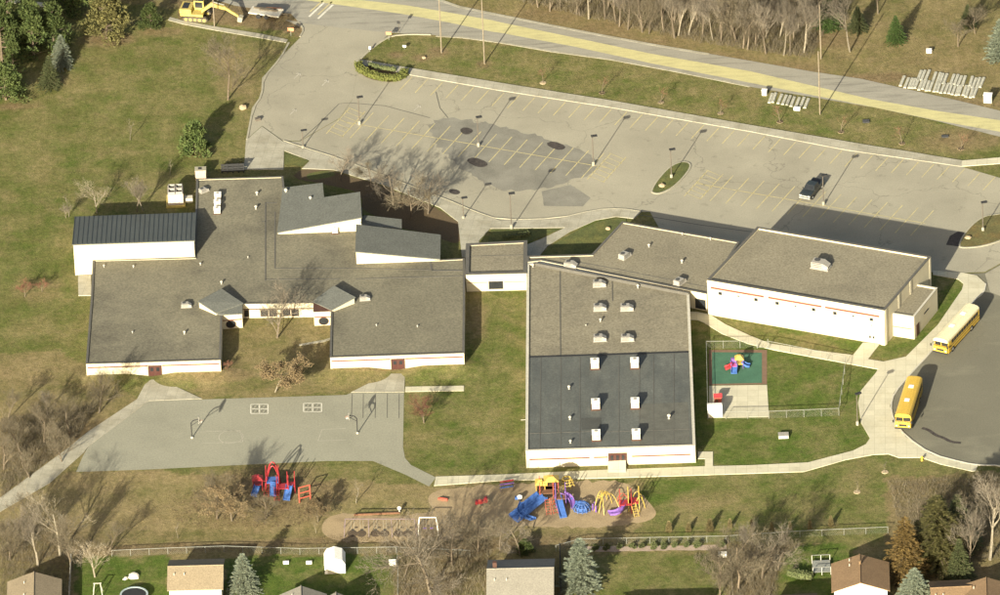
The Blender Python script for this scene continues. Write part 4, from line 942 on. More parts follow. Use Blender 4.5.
def pine_model(seed, h=8.0, rad=3.2, foli='needle', clumps=80, bark='bark_dark', flat=.62, z0=.05):
    r = random.Random(seed); tb, cb = MB(), MB()
    tb.tube((0, 0, -.1), (0, 0, h * .9), h * .025, .05, 6)
    for i in range(clumps):
        f = r.random() ** .8; z = h * (z0 + (.96 - z0) * f); R_ = rad * (1.0 - .74 * max(0, f - .1)) * r.uniform(.35, 1.0); a = r.uniform(0, 6.283)
        c = Vector((R_ * math.cos(a), R_ * math.sin(a), z)); tb.tube((0, 0, z * .88), c, .06, .02, 3, False)
        cr = rad * r.uniform(.20, .36) * (1.1 - .4 * f)
        for k in range(62):
            d = Vector((r.gauss(0, 1), r.gauss(0, 1), r.gauss(.25, 1) )).normalized(); p = c + Vector((d.x, d.y, d.z * flat)) * cr * r.uniform(.55, 1.05)
            v = (d + Vector((0, 0, .5)) + Vector((r.uniform(-.5, .5), r.uniform(-.5, .5), r.uniform(-.5, .5)))).normalized() * r.uniform(.18, .33)
            quad_leaf(cb, p, v, v.cross(Vector((r.uniform(-1, 1), r.uniform(-1, 1), r.uniform(-1, 1)))).normalized() * r.uniform(.06, .12))
    t = Local('pine_tree', 'x', 'tree', (0, 0, 0)); t.part('trunk', tb, M[bark]); t.part('crown', cb, M[foli]); t.o['_h'] = h
    return t.o
def spruce_model(seed, h=8.0, rad=2.0, foli='needle_blue', tiers=17, power=.9, jag=.22):
    r = random.Random(seed); tb, cb = MB(), MB(); tb.tube((0, 0, -.1), (0, 0, h * .97), h * .018, .02, 6)
    for i in range(tiers):
        f = i / (tiers - 1); z = h * (.06 + .9 * f); R_ = rad * (1 - f) ** power + .12; nb = max(5, int(15 * (1 - f) + 5)); a0 = r.uniform(0, 6)
        for j in range(nb):
            a = a0 + 6.283 * j / nb + r.uniform(-.15, .15); L_ = R_ * r.uniform(1 - jag, 1 + jag * .6); d = Vector((math.cos(a), math.sin(a), 0)); s = Vector((-d.y, d.x, 0)); droop = r.uniform(.12, .34)
            tb.tube((0, 0, z), d * L_ * .9 + Vector((0, 0, z - droop * L_ * .8)), .03, .01, 3, False)
            m_ = max(3, int(5 + L_ * 5))
            for k in range(m_):
                u = (k + .6) / m_; c = d * L_ * u + Vector((0, 0, z - droop * L_ * u + r.uniform(-.06, .10)))
                for sg in (-1, 1, 0):
                    v = (d * .75 + s * sg * .8 + Vector((0, 0, r.uniform(-.15, .45)))).normalized() * r.uniform(.17, .30) * (1.1 - .3 * u)
                    quad_leaf(cb, c + v * .5, v, (v.cross(Vector((r.uniform(-.4, .4), r.uniform(-.4, .4), 1)))).normalized() * r.uniform(.05, .09))
    t = Local('spruce_tree', 'x', 'tree', (0, 0, 0)); t.part('trunk', tb, M['bark_dark']); t.part('crown', cb, M[foli]); t.o['_h'] = h
    return t.o
VS = 6.5 * math.cos(PITCH)                                       # picture pixels per metre of height
def plant(kind, px, py, hpx, label, group=None, wide=1.0, name=None):
    s = (hpx / VS) / kind.root['_h']
    o = kind.put(P(px, py), rng.uniform(0, 6.283), (s * wide, s * wide, s), label, group)
    if name:
        o.name = name
    return o
BARE = [Kind(bare_model(11, spread=1.0)), Kind(bare_model(23, spread=1.2, dens=.9)), Kind(bare_model(35, spread=.75, upright=.8, low=.35))]
PALE = [Kind(bare_model(51, spread=.9, bark='bark_pale', twig='twig_pale', dens=.85)), Kind(bare_model(62, spread=.7, bark='bark_pale', twig='twig_grey', upright=.8))]
GREY = [Kind(bare_model(71, spread=.8, bark='bark', twig='twig_grey', upright=.8, low=.4)), Kind(bare_model(83, spread=.95, bark='bark_pale', twig='twig_grey', low=.35)), Kind(bare_model(97, spread=.6, bark='bark', twig='twig', upright=1.0, low=.3))]
DARKB = [Kind(bare_model(201, spread=1.15, bark='bark_dark', twig='twig', dens=1.12, low=.12)), Kind(bare_model(214, spread=1.2, bark='bark', twig='twig', dens=1.15, low=.1))]
REDB = Kind(bare_model(303, h=5, spread=1.3, bark='bark', twig='twig_red', dens=1.0, low=.1))
SPRD = [Kind(bare_model(601, h=6, spread=1.45, bark='bark_dark', twig='twig', dens=1.02, low=.03, upright=.28)), Kind(bare_model(602, h=6, spread=1.35, bark='bark', twig='twig_grey', dens=.98, low=.05, upright=.3))]
RUST = Kind(bare_model(404, spread=1.1, bark='bark', twig='twig', leaves='leaf_rust'))
SAPL = Kind(bare_model(505, h=6, spread=.7, bark='bark', twig='twig_red', dens=.62, low=.25))
SAPG = Kind(bare_model(515, h=6, spread=.6, bark='bark_pale', twig='twig_grey', dens=.5, low=.3))
ORN = Kind(bare_model(525, h=6, spread=1.6, bark='bark_pale', twig='twig', leaves='leaf_rust', dens=1.05, low=.72, upright=.04))
PINE = [Kind(pine_model(1)), Kind(pine_model(2, rad=3.0, clumps=64)), Kind(pine_model(3, h=8, rad=3.6, foli='needle_olive', clumps=80))]
SPB = [Kind(spruce_model(1, power=.62, jag=.3)), Kind(spruce_model(2, rad=2.3, jag=.3, power=.7))]
SPD = Kind(spruce_model(5, foli='needle_dark', rad=2.2))
SPG = Kind(spruce_model(6, foli='needle_green', rad=2.5, power=.75, jag=.3))
SPBR = Kind(spruce_model(7, foli='needle_brown', rad=2.3, power=.62, jag=.35))
SPO = Kind(spruce_model(8, foli='needle_olive', rad=2.4, power=.55, jag=.4))
BUSH = Kind(pine_model(9, h=3.8, rad=2.1, foli='needle', clumps=52, flat=.9, z0=.04))
# evergreens, top left
for kx, px, py, hp, wd, lab in ((0, 30, 48, 48, 1.1, 'tall dark pine left of the large brownish pine at top left'), (1, 2, 62, 56, 1.0, 'dark pine against the left edge above the lowest green pine'), (0, 6, 100, 36, 1.4, 'bright green pine lowest at left edge above rust mulch'), (1, 14, 74, 34, .9, 'dark pine tucked above the lowest green pine'),
        (1, 54, 46, 44, 1.1, 'dark pine right behind the blue spruce at top left'), (1, 8, 24, 40, 1.1, 'dark pine in the very top left corner'), (0, 72, 12, 44, 1.3, 'dark pine at the top edge left of the big brownish pine'), (2, 107, 38, 46, 1.15, 'largest broad pine with brownish crown over rust mulch at top left'), (0, 151, 29, 25, 1.15, 'small pine at right end of the top left evergreens'), (1, 34, 58, 44, 1.0, 'dark pine in the heart of the top left evergreens'), (0, 130, -6, 36, 1.0, 'dark pine cut by the top edge between two mulched pines')):
    plant(PINE[kx], px, py, hp, lab, None, wd)
plant(SPB[0], 62, 66, 32, 'pale blue spruce among the dark pines at top left', None, 1.25); plant(SPD, 50, 87, 32, 'small grey green spruce below the blue spruce at top left', None, 1.25)
plant(BUSH, 195, 153, 29, 'lone bushy evergreen on the west lawn casting a long shadow', None, .95).name = 'evergreen_bush'
# bare trees on the west lawn and beside the west hall
plant(DARKB[0], 228, 100, 66, 'large bare tree between west lawn and driveway', None, 1.15); plant(SAPG, 130, 140, 22, 'thin bare sapling alone in the middle of the west lawn')
plant(PALE[0], 97, 213, 36, 'white barked birch behind the left end of west hall', None, 1.15); plant(PALE[1], 143, 211, 38, 'pale twin birch behind middle of west hall'); plant(BARE[2], 137, 212, 34, 'thin brown bare tree beside the twin birch')
plant(SAPG, 69, 217, 24, 'slender bare sapling left of the white barked birch'); plant(PALE[1], 66, 218, 17, 'low leaning bare shrub at the left end of west hall', None, 1.3); plant(SAPG, 170, 175, 16, 'thin sapling standing above the cooling tower')
# courtyard and school front
plant(SPRD[0], 411, 217, 46, 'largest bare tree in the bed before the north entrance', None, 1.15); plant(SPRD[1], 340, 181, 30, 'small bare tree in bed above the left clerestory, leftmost', None, 1.2); plant(SPRD[0], 371, 187, 30, 'small bare tree in bed, between two bare trees north of the clerestory', None, 1.2); plant(SPRD[1], 428, 214, 38, 'spreading bare tree in bed just right of the largest bare tree', None, 1.2)
plant(SPRD[1], 393, 208, 38, 'bare tree in bed just left of the largest bare tree', None, 1.2)
plant(SPRD[1], 277, 338, 48, 'bare branching tree in the courtyard leaning over classroom roof', None, 1.1); plant(ORN, 275, 392, 36, 'pale trunked ornamental tree with flat russet crown in courtyard', None, 1.5)
plant(REDB, 424, 423, 25, 'low reddish spreading shrub tree on the strip beside playground paving', None, 1.5); plant(REDB, 228, 370, 10, 'little red brown shrub at the corner of west wing', None, 1.3)
# left-hand thicket
for k, (px, py, hp, kk, lab) in enumerate(((99, 413, 44, DARKB[1], 'large bare tree in front of west wing front wall'), (70, 432, 44, BARE[1], 'bare thicket tree just left of the large wing front tree'), (44, 444, 40, DARKB[0], 'dark bare thicket tree above the left edge of playground path'), (20, 452, 40, BARE[0], 'bare thicket tree near left edge above the path'), (62, 462, 36, DARKB[1], 'bare tree with crown over the diagonal concrete path'), (30, 478, 34, BARE[1], 'bare tree hugging the diagonal path at the left'), (4, 470, 40, DARKB[0], 'bare tree at left edge above the diagonal path'), (8, 420, 30, BARE[2], 'thin bare tree on the left edge of the dry lawn'), (48, 415, 28, GREY[0], 'slim grey tree topmost of the left thicket'),
        (60, 556, 62, PALE[0], 'tall white birch at lower left by the tan roofed house'), (38, 566, 52, PALE[1], 'pale birch just left of the tall white birch'), (95, 577, 40, PALE[0], 'pale bare tree at edge of the trampoline yard'), (10, 560, 48, DARKB[1], 'dark bare tree at left edge above the tan roof'), (18, 530, 38, BARE[0], 'bare tree at left edge below the diagonal path'), (72, 570, 56, GREY[2], 'slim tall bare tree between two white birches'), (110, 552, 30, BARE[2], 'small bare tree on the fence line above trampoline yard'))):
    plant(kk, px, py, hp, lab, None, 1.25)
plant(SAPG, 178, 538, 18, 'thin bare sapling in dry grass above the ridged tan house'); plant(REDB, 25, 297, 16, 'faint reddish bare shrub on west lawn nearest left edge', None, 1.3); plant(REDB, 42, 292, 12, 'faint reddish bare shrub on west lawn right of another', None, 1.3)
# playground
plant(RUST, 232, 521, 40, 'russet leaved tree left of the red climbing frame', None, 1.4); plant(SPRD[0], 266, 519, 24, 'low spreading bare tree just below the red climbing frame', None, 1.6); plant(RUST, 318, 522, 28, 'small russet leaved tree right of the red climbing frame', None, 1.2); plant(SAPG, 316, 533, 14, 'tiny bare sapling left of the swings'); plant(DARKB[0], 217, 519, 46, 'bare tree in leaf litter left of the russet tree', None, 1.2)
plant(SAPG, 356, 503, 24, 'thin bare tree on green patch above the swings', None, 1.4)
for px, py, hp, kk, lab in ((431, 594, 84, SPRD[1], 'very large pale bare tree at bottom centre left'), (478, 552, 46, SPRD[0], 'dark bare tree above the grey roofed house'), (452, 566, 48, SPRD[0], 'bare tree between the very large tree and grey roofed house'), (520, 556, 34, SPRD[1], 'bare tree right behind the grey roofed house ridge'), (405, 575, 40, BARE[1], 'bare tree at the corner of the shed yard fence'), (500, 550, 40, BARE[2], 'slim bare tree behind the grey roofed house'),
        (738, 590, 66, SPRD[0], 'big grey bare tree at bottom right of centre'), (762, 578, 50, SPRD[1], 'bare tree between the big grey tree and brown roof'), (720, 596, 50, DARKB[0], 'bare tree at bottom edge left of the big grey tree'), (745, 562, 44, GREY[0], 'bare tree on the back fence above the big grey tree'), (778, 570, 40, BARE[2], 'bare tree by the deck of the brown house'), (990, 560, 84, GREY[1], 'tall grey bare tree at lower right edge'), (968, 572, 66, GREY[0], 'tall bare tree behind the lower right brown roof'), (948, 545, 58, SPRD[0], 'dark bare tree by the olive conifer at lower right'), (1004, 528, 52, BARE[1], 'bare tree against the right edge near bus loop'), (925, 530, 42, BARE[1], 'bare tree just behind the bronze conifer')):
    plant(kk, px, py, hp, lab, None, 1.15)
plant(SPBR, 906, 576, 58, 'bronze brown conifer between brown houses at lower right', None, 1.2); plant(SPO, 938, 563, 66, 'olive green conifer behind the bronze one', None, 1.5); plant(SPD, 958, 548, 52, 'dark conifer right of the olive green one', None, 1.4); plant(SPD, 960, 580, 40, 'dark conifer behind the lower right roofs', None, 1.2)
plant(SPB[1], 915, 603, 34, 'broad blue spruce at bottom right edge', None, 1.7); plant(SPB[0], 581, 589, 50, 'tall blue spruce beside the grey roofed house', None, 1.35); plant(SPB[1], 244, 592, 38, 'blue spruce beside the ridged tan house', None, 1.3)
plant(BUSH, 525, 553, 12, 'yellow green rounded shrub above grey roof', None, 1.2).name = 'yew_shrub'
# columnar shrubs on the lawn
SH = Kind(spruce_model(12, h=2.4, rad=.55, foli='straw', tiers=9, power=.5))
for px, py, lab in ((669, 531, 'first straw coloured upright shrub from left along the back lawn'), (688.5, 531, 'second straw coloured upright shrub from left along the back lawn'), (710, 530, 'third straw coloured upright shrub from left along the back lawn'), (730, 528, 'straw coloured upright shrub left of the big shadow on lawn'), (752, 527, 'fifth straw coloured upright shrub from left along the back lawn'), (772, 530, 'straw coloured upright shrub among tree shadows on lawn'), (790, 529, 'seventh straw coloured upright shrub from left along the back lawn'), (810, 528, 'straw coloured upright shrub second from the right end'), (831, 526, 'rightmost straw coloured upright shrub on the back lawn')):
    plant(SH, px, py, rng.uniform(7.5, 11), lab, 'upright shrubs in a row on the back lawn', rng.uniform(.75, 1.1)).name = 'upright_shrub'
SH2 = Kind(pine_model(15, h=.8, rad=.6, foli='needle_dark', clumps=10, flat=.8))
for i, px in enumerate((596, 607, 620, 632, 642, 654, 664, 675, 687, 698, 722)):
    plant(SH2, px, 549.5 - i * .3, 4.2, 'small round dark shrub in the pink pebble border', 'small shrubs in the pebble border').name = 'border_shrub'
def mulched(kind, px, py, hp, lab, grp, ring_m='kerb'):
    o = plant(kind, px, py, hp, lab, grp, 1.2); s = o.scale[0]; c = P(px, py); mb = MB(); mb.lathe((0, 0, 0), [(.55 / s, 0), (.5 / s, .07 / o.scale[2])], 10); link('mulch_ring', mb, M[ring_m], o); return o
SG = 'reddish saplings along the road verge'
for px, py, lab in ((543, 83, 'reddish sapling on road verge, leftmost of the row'), (602, 93, 'reddish sapling on road verge, second from left'), (661, 102.5, 'reddish sapling on road verge below middle of road'), (720.5, 113.5, 'reddish sapling on road verge, fourth from left'), (780, 122, 'reddish sapling on verge just below the small stack of beams'), (841, 132, 'reddish sapling on verge right of the utility pole'), (902, 143.5, 'reddish sapling on verge, second from the right'), (961, 149, 'reddish sapling on verge, rightmost of the row')):
    mulched(SAPL, px, py, 17, lab, SG, 'rock')
mulched(SAPG, 885, 472, 12, 'tiny sapling in mulch ring nearest the bus loop walk', None, 'rock'); mulched(SAPG, 857, 492, 13, 'tiny sapling in mulch ring left of the dry patch', None, 'rock')
# wood north of the road
wr = random.Random(5); GW = 'bare trees of the roadside wood'; n_w = 0
def wood_line(x): return along([(500, 4), (560, 14), (620, 29), (680, 40), (740, 50), (800, 59)], x)
cells = []
for row in range(5):
    x = 536 + row * 5
    while x < 812:
        y = wood_line(x) - 3 - row * 13 + wr.uniform(-4, 3)
        if y > -34: cells.append((x + wr.uniform(-4, 4), y, row))
        x += wr.uniform(8, 13) + row * 1.6
for x, y, row in cells:
    kk = wr.choice([GREY[0], GREY[1], GREY[2], GREY[0], PALE[1], DARKB[1]]); hp = wr.uniform(40, 62)
    lab = ('bare grey tree in the front rank of the wood along the road' if row == 0 else 'bare grey tree deep within the wood north of the road')
    plant(kk, x, y, hp, lab, GW if row else 'front rank trees of the roadside wood', 1.05)
plant(GREY[1], 850, 52, 66, 'tall grey bare tree right of the wood beside green conifer', None, .95); plant(SPG, 828, 27, 34, 'bright green conifer at right end of the wood', None, 1.25); plant(SPG, 896, 42, 27, 'small bright green conifer on the north east lawn', None, 1.15); plant(GREY[0], 878, 14, 44, 'grey bare tree behind the small green conifer')
for px, py, hp, lab in ((958, 47, 30, 'wide grey bare shrub left of blue spruce on north east lawn'), (975, 34, 28, 'brownish bare shrub behind the wide grey one')): plant(DARKB[0], px, py, hp, lab, None, 1.5)
plant(SPD, 968, 26, 22, 'dark conifer behind the bare shrubs on north east lawn', None, 1.4); plant(SPB[1], 1001, 58, 40, 'blue spruce at right edge beside the wide bare shrub', None, 1.3); plant(SPD, 858, 30, 24, 'dark conifer behind the tall grey bare tree', None, 1.5)
# undergrowth of the wood and rough scrub
def scrub(name, poly_px, nper, hmax, m, seed, keep=lambda x, y: True):
    r = random.Random(seed); xs = [p[0] for p in poly_px]; ys = [p[1] for p in poly_px]; mb = MB(); poly = to_xy(poly_px)
    cnt = 0
    while cnt < nper:
        q = P(r.uniform(min(xs), max(xs)), r.uniform(min(ys), max(ys)))
        if not bool(inside(poly, np.array([q.x]), np.array([q.y]))[0]): continue
        cnt += 1
        for _ in range(4):
            h = hmax * r.uniform(.3, 1); t_ = Vector((r.uniform(-.7, .7), r.uniform(-.7, .7), 1)).normalized() * h; s = Vector((r.uniform(-1, 1), r.uniform(-1, 1), .1)).normalized() * .02
            p = q + Vector((r.uniform(-.3, .3), r.uniform(-.3, .3), 0)); k = len(mb.v); mb.v += [tuple(p - s), tuple(p + s), tuple(p + t_)]; mb.f.append((k, k + 1, k + 2))
    return tag(link(name, mb, m), name.replace('_', ' '), None, None, 'stuff')
o = scrub('undergrowth', [(520, 2), (620, 26), (700, 43), (810, 60), (830, 20), (830, -30), (520, -30)], 9000, 1.6, M['twig'], 3); o['label'] = 'tangled bare undergrowth on the floor of the wood'
o = scrub('dry_brush', [(0, 420), (100, 405), (70, 445), (0, 500)], 2600, 1.1, M['twig'], 4); o['label'] = 'bare scrub and dry stalks above the diagonal path'
o = scrub('dry_brush', [(380, 545), (490, 540), (486, 600), (398, 600)], 1800, 1.2, M['twig'], 5); o['label'] = 'bare brush under the very large tree at bottom'
o = scrub('dry_brush', [(692, 556), (780, 548), (775, 600), (730, 600)], 1500, 1.2, M['twig'], 6); o['label'] = 'bare brush around the big grey tree at bottom right'
o = scrub('dry_brush', [(888, 482), (1000, 478), (1000, 560), (945, 560), (900, 530)], 2600, 1.0, M['twig'], 7); o['label'] = 'dry scrub below the bus loop at right'
o = scrub('dry_brush', [(0, 520), (110, 545), (75, 556), (60, 600), (0, 600)], 1500, 1.0, M['twig'], 8); o['label'] = 'bare brush around the birches at lower left'
# leaf litter under the russet trees
r = random.Random(12); mb = MB()
for (cx, cy, rx, ry, n_) in ((265, 498, 75, 30, 3200), (380, 540, 70, 6, 500), (230, 548, 130, 4, 700), (210, 510, 40, 20, 800)):
    for _ in range(n_):
        a = r.uniform(0, 6.283); q = math.sqrt(r.random()); p = P(cx + rx * q * math.cos(a), cy + ry * q * math.sin(a)); s = r.uniform(.06, .15); t_ = r.uniform(0, 6.28)
        d = Vector((math.cos(t_), math.sin(t_), r.uniform(-.3, .3))) * s; e = Vector((-math.sin(t_), math.cos(t_), r.uniform(-.3, .3))) * s * .7; p.z = .06
        mb.poly([p - d, p + e, p + d, p - e])
tag(link('leaf_litter', mb, M['leaf_rust']), 'fallen russet leaves around the red climbing frame', None, None, 'stuff')
# planter hedge by the lot entrance
def hedge_run(name, label, pts, z, wd, h, m, cat='hedge', n_per=170):
    r = random.Random(77); mb = MB(); core = MB(); p = PL(pts); t = Thing(name, label, cat, centre(p))
    for a, b in zip(p, p[1:]):
        d = b - a; c = (a + b) / 2; core.box((c.x, c.y, z + h * .4), (d.length, wd * .6, h * .75), math.atan2(d.y, d.x))
        o = Vector((-d.y, d.x, 0)).normalized()
        for _ in range(int(n_per * d.length)):
            q = a + d * r.random() + o * r.uniform(-.5, .5) * wd + Vector((0, 0, z + h * r.uniform(.1, 1.05))); v = Vector((r.uniform(-1, 1), r.uniform(-1, 1), r.uniform(.1, 1))).normalized() * .17
            quad_leaf(mb, q, v, v.orthogonal().normalized() * .09)
    t.part('stem_mass', core, M[m]); t.part('foliage', mb, M[m]); return t
hedge_run('planter_hedge', 'low clipped hedge looping round the planter at the parking lot entrance', [(358.5, 66), (360, 72), (371, 77.5), (385, 81), (397, 81), (404, 77), (405.5, 73)], 0.1, 1.3, .9, 'hedge')
hedge_run('planter_hedge', 'thin dark rear hedge of the planter next to the verge walk', [(369, 67), (380, 70), (396, 72)], 0.1, .5, .7, 'needle_dark', n_per=90)
sheet('planting_bed', [(357, 64), (373, 65), (404, 71), (407, 75), (400, 82), (385, 82.5), (368, 79), (358, 72)], 0.075, M['mulch'], 1)
hedge_run('entry_shrubs', 'dark evergreen shrubs in the shadow north of entrance block', [(503, 240), (512, 238), (522, 238), (530, 235)], 0.1, .9, .7, 'needle_dark', 'shrubs', 35)
hedge_run('entry_shrubs', 'row of low shrubs in the service yard behind classroom roof', [(222, 168.5), (235, 167.5), (244, 167)], 0.1, 1.0, .8, 'needle_olive', 'shrubs', 35)
# ---------------------------------------------------------------- lamp posts, poles, signs
def lamp_model(h=5.4):
    t = Local('street_lamp', 'x', 'street lamp', (0, 0, 0))
    mb = MB(); mb.lathe((0, 0, 0), [(.22, 0), (.22, .6), (.17, .65)], 10); t.part('concrete_base', mb, M['kerb'])
    mb = MB(); mb.tube((0, 0, .8), (0, 0, h), .085, .065, 6); t.part('pole', mb, M['pole'])
    mb = MB(); mb.box((.28, 0, h + .04), (.95, .42, .22)); hd = t.part('lamp_head', mb, M['dark']); mb = MB(); mb.box((.30, 0, h - .085), (.7, .32, .03)); t.sub(hd, 'lens', mb, M['lamp_lens'])
    return t.o
LP = Kind(lamp_model())
for px, py, hp, rz, lab in ((359.5, 124.5, 28, .2, 'lamp post in hatched bay nearest the lot entrance'), (303, 148, 18, .2, 'short lamp post on kerb at the south west of the lot'), (478.5, 146.5, 30, .2, 'lamp post in the dark resealed patch beside a tar stain'), (593.5, 165.5, 30, .2, 'lamp post at the right end of the resealed patch'), (671.5, 178, 29, .2, 'lamp post on the capsule shaped grass island'), (823.5, 205, 30, .2, 'lamp post just right of the parked pickup'), (983, 231, 29, .2, 'lamp post on the grass island at the right'), (511.5, 229, 36, .2, 'tall lamp post on the walk north of entrance block'), (463.5, 218.5, 21, .2, 'short lamp post at the corner of the entrance plaza'), (857.5, 425, 31, .5, 'lamp post on lawn edge beside the curving bus walk')):
    LP.put(P(px, py, 0.02), rz, (1, 1, hp / VS / 5.5), lab, 'lamp posts of the parking lot')
def pole_model(cross):
    t = Local('utility_pole', 'x', 'utility pole', (0, 0, 0)); mb = MB(); mb.tube((0, 0, -.2), (0, 0, 9.5), .115, .08, 7); t.part('pole', mb, M['wood_pole'])
    if cross:
        mb = MB(); mb.box((0, 0, 8.9), (2.2, .11, .13)); a = t.part('crossarm', mb, M['wood_pole'])
        for x in (-.95, -.35, .35, .95): mb = MB(); mb.lathe((x, 0, 8.97), [(.05, 0), (.07, .08), (.03, .2)], 6); t.sub(a, 'insulator', mb, M['unit_grey'])
        mb = MB(); mb.lathe((.28, 0, 7.2), [(.2, 0), (.22, .1), (.22, .7), (.1, .8)], 8); t.part('transformer', mb, M['unit_grey'])
    return t.o
UP0 = Kind(pole_model(False))
for kk, px, py, hp, lab in ((UP0, 441.5, 53, 62, 'wooden utility pole on the verge near the lot entrance'), (UP0, 484.5, 64, 66, 'second wooden utility pole on the verge right of entrance'), (UP0, 820, 114.5, 64, 'wooden utility pole on the verge beside the small group of beams'), (UP0, 821, 59, 55, 'wooden utility pole across the road at end of the wood'), (UP0, 214.5, 27, 48, 'wooden pole in front of the yellow excavator')):
    kk.put(P(px, py), .2, (1, 1, hp / VS / 9.5), lab, 'wooden utility poles')
def sign_post(px, py, h, w_, hh, m, label, face=-.2, pole_m='galv'):
    t = Thing('road_sign', label, 'sign', P(px, py)); c = P(px, py); mb = MB(); mb.tube((c.x, c.y, -.1), (c.x, c.y, h), .04); t.part('pole', mb, M[pole_m])
    mb = MB(); mb.box((c.x, c.y - .05, h - hh / 2), (w_, .03, hh), face); t.part('sign_panel', mb, M[m]); mb = MB(); mb.box((c.x, c.y - .02, h - hh / 2), (w_ * .9, .03, .06), face); t.part('bracket', mb, M['galv'])
orange_w = mat('orange_sign', (.62, .22, .12), .6); M['orange_w'] = orange_w
sign_post(291, 36, 1.5, 1.0, .6, 'orange_w', 'small orange sign by west corner of the driveway mouth'); sign_post(389, 40, 1.5, .9, .55, 'orange_w', 'small orange sign by east corner of the driveway mouth'); sign_post(370, 52, 1.0, .35, .5, 'white', 'little white sign on the curved verge kerb'); sign_post(399, 33, 2.2, .5, .5, 'dark', 'dark backed sign at the tip of the verge', pole_m='pole'); sign_post(404.5, 49.5, .8, .6, .35, 'white', 'low white sign on the verge grass near driveway')
# hydrants, boxes, rocks
def hydrant(px, py, m, label):
    c = P(px, py); t = Thing('fire_hydrant', label, 'hydrant', c); mb = MB(); mb.lathe((c.x, c.y, 0), [(.22, 0), (.16, .08), (.14, .55), (.19, .6), (.15, .72), (.04, .8)], 8); t.part('barrel', mb, M[m]); mb = MB(); mb.tube((c.x - .26, c.y, .5), (c.x + .26, c.y, .5), .07); t.part('nozzle', mb, M[m])
hydrant(922, 460.5, 'yellow', 'yellow hydrant at the lower edge of the bus walk')
def box_thing(name, label, cat, px, py, w_, d, h, m, lid, rz=0, z=0):
    c = P(px, py); t = Thing(name, label, cat, (c.x, c.y, z)); mb = MB(); mb.box((c.x, c.y, z + h / 2), (w_, d, h), rz); t.part('casing', mb, M[m]); mb = MB(); mb.box((c.x, c.y, z + h + .03), (w_ + .08, d + .08, .06), rz); t.part('lid', mb, M[lid]); mb = MB(); mb.box((c.x - math.sin(rz) * -(d / 2 + .012), c.y - math.cos(rz) * (d / 2 + .012), z + h * .5), (w_ * .7, .02, h * .6), rz); t.part('door', mb, M[m]); return t
box_thing('utility_box', 'pale utility box on lawn below the fenced play yard', 'utility box', 783.5, 437, 1.5, 1.0, .5, 'unit', 'unit_grey'); box_thing('utility_box', 'small pale utility cabinet on north road edge right of beams', 'utility box', 988, 102, 1.3, .9, 1.4, 'unit', 'white', -.2); box_thing('utility_box', 'small white cabinet left of the short group of beams', 'utility box', 764.5, 95, .8, .6, .9, 'unit', 'white', -.2)
box_thing('utility_box', 'white box at the right end of pebble border', 'utility box', 722.5, 556, 1.2, .8, .5, 'white', 'white'); box_thing('garden_chest', 'white garden box beside the fence of shed yard', 'box', 392.5, 565, 1.0, .8, .7, 'white', 'white'); box_thing('white_barrel_box', 'white box lying on north east lawn', 'box', 929, 52.5, .8, .6, .5, 'white', 'white'); box_thing('drain_box', 'dark drain inlet on the road verge right of the utility pole', 'drain', 866, 122, 1.0, .8, .15, 'dark', 'grille'); box_thing('drain_box', 'dark drain inlet on the verge near the far right sapling', 'drain', 945, 137, 1.0, .6, .12, 'dark', 'grille')
box_thing('wood_crate', 'small wooden cart by the driveway edge at lot corner', 'crate', 258, 120.5, .8, .5, .4, 'pole', 'pole', .3)
for px, py, s, lab in ((243, 108, 1.1, 'pale boulder at the driveway edge below the bare tree'), (662, 186, .9, 'tan boulder on the capsule grass island'), (968, 238, .8, 'tan rock on the right hand grass island, lower'), (424, 58, .6, 'tan rock on the verge left of first utility pole'), (608, 229, .7, 'tan rock on the lawn triangle by the north entrance')):
    r = random.Random(int(px)); mb = MB(); mb.lathe((0, 0, -.05), [(s * .55, 0), (s * .6, s * .2), (s * .42, s * .42), (s * .15, s * .5)], 8)
    mb.v = [(a * r.uniform(.8, 1.2), b_ * r.uniform(.8, 1.2), c_ * r.uniform(.85, 1.15)) for a, b_, c_ in mb.v]; o = link('boulder', mb, M['rock']); o.location = P(px, py, .1); tag(o, lab, 'rock')
# ---------------------------------------------------------------- rows of concrete beams by the road works
def beam_model(n_):
    t = Local('concrete_beam', 'x', 'concrete beam', (0, 0, 0)); mb = MB(); prof = [(-.23, 0), (.23, 0), (.23, .1), (.17, .2), (-.17, .2), (-.23, .1)]
    k = len(mb.v); mb.v = [(x, y, z) for y in (-1.3, 1.3) for x, z in prof]; mb.f = [(0, 1, 2, 3, 4, 5), (11, 10, 9, 8, 7, 6)] + [(i, 6 + i, 6 + (i + 1) % 6, (i + 1) % 6) for i in range(6)]
    t.part('body', mb, M['stone_beam'])
    for y in (-.8, .8): mb = MB(); mb.tube((0, y, .18), (0, y, .26), .04, n=5); t.part('lifting_eye', mb, M['mud'])
    return t.o
BM = Kind(beam_model(0)); br = random.Random(8)
def beam_row(a, b, n, half, lab, grp, skip=()):
    a, b = P(*a), P(*b)
    for i in range(n):
        if i in skip: continue
        p = a.lerp(b, (i + .5) / n); BM.put((p.x + br.uniform(-.1, .1), p.y + br.uniform(-.25, .25), 0), -.24 + br.uniform(-.03, .03), (1.12, half * 1.2, 1), lab, grp)
beam_row((901, 82), (977, 93.5), 21, 1.0, 'long pale concrete beam in the front row right beside the road', 'front row of concrete beams by the road')
beam_row((918, 75), (984, 84), 18, 1.0, 'long pale concrete beam in the rear row away from the road', 'rear row of concrete beams by the road', (3, 8, 13))
beam_row((768, 98), (809, 104), 9, .95, 'long pale concrete beam in the small group on the south verge', 'concrete beams on the south verge')
box_thing('white_barrel_box', 'short white drum box just below the south verge beams', 'box', 797, 110, 1.0, .5, .4, 'white', 'white', -.2)
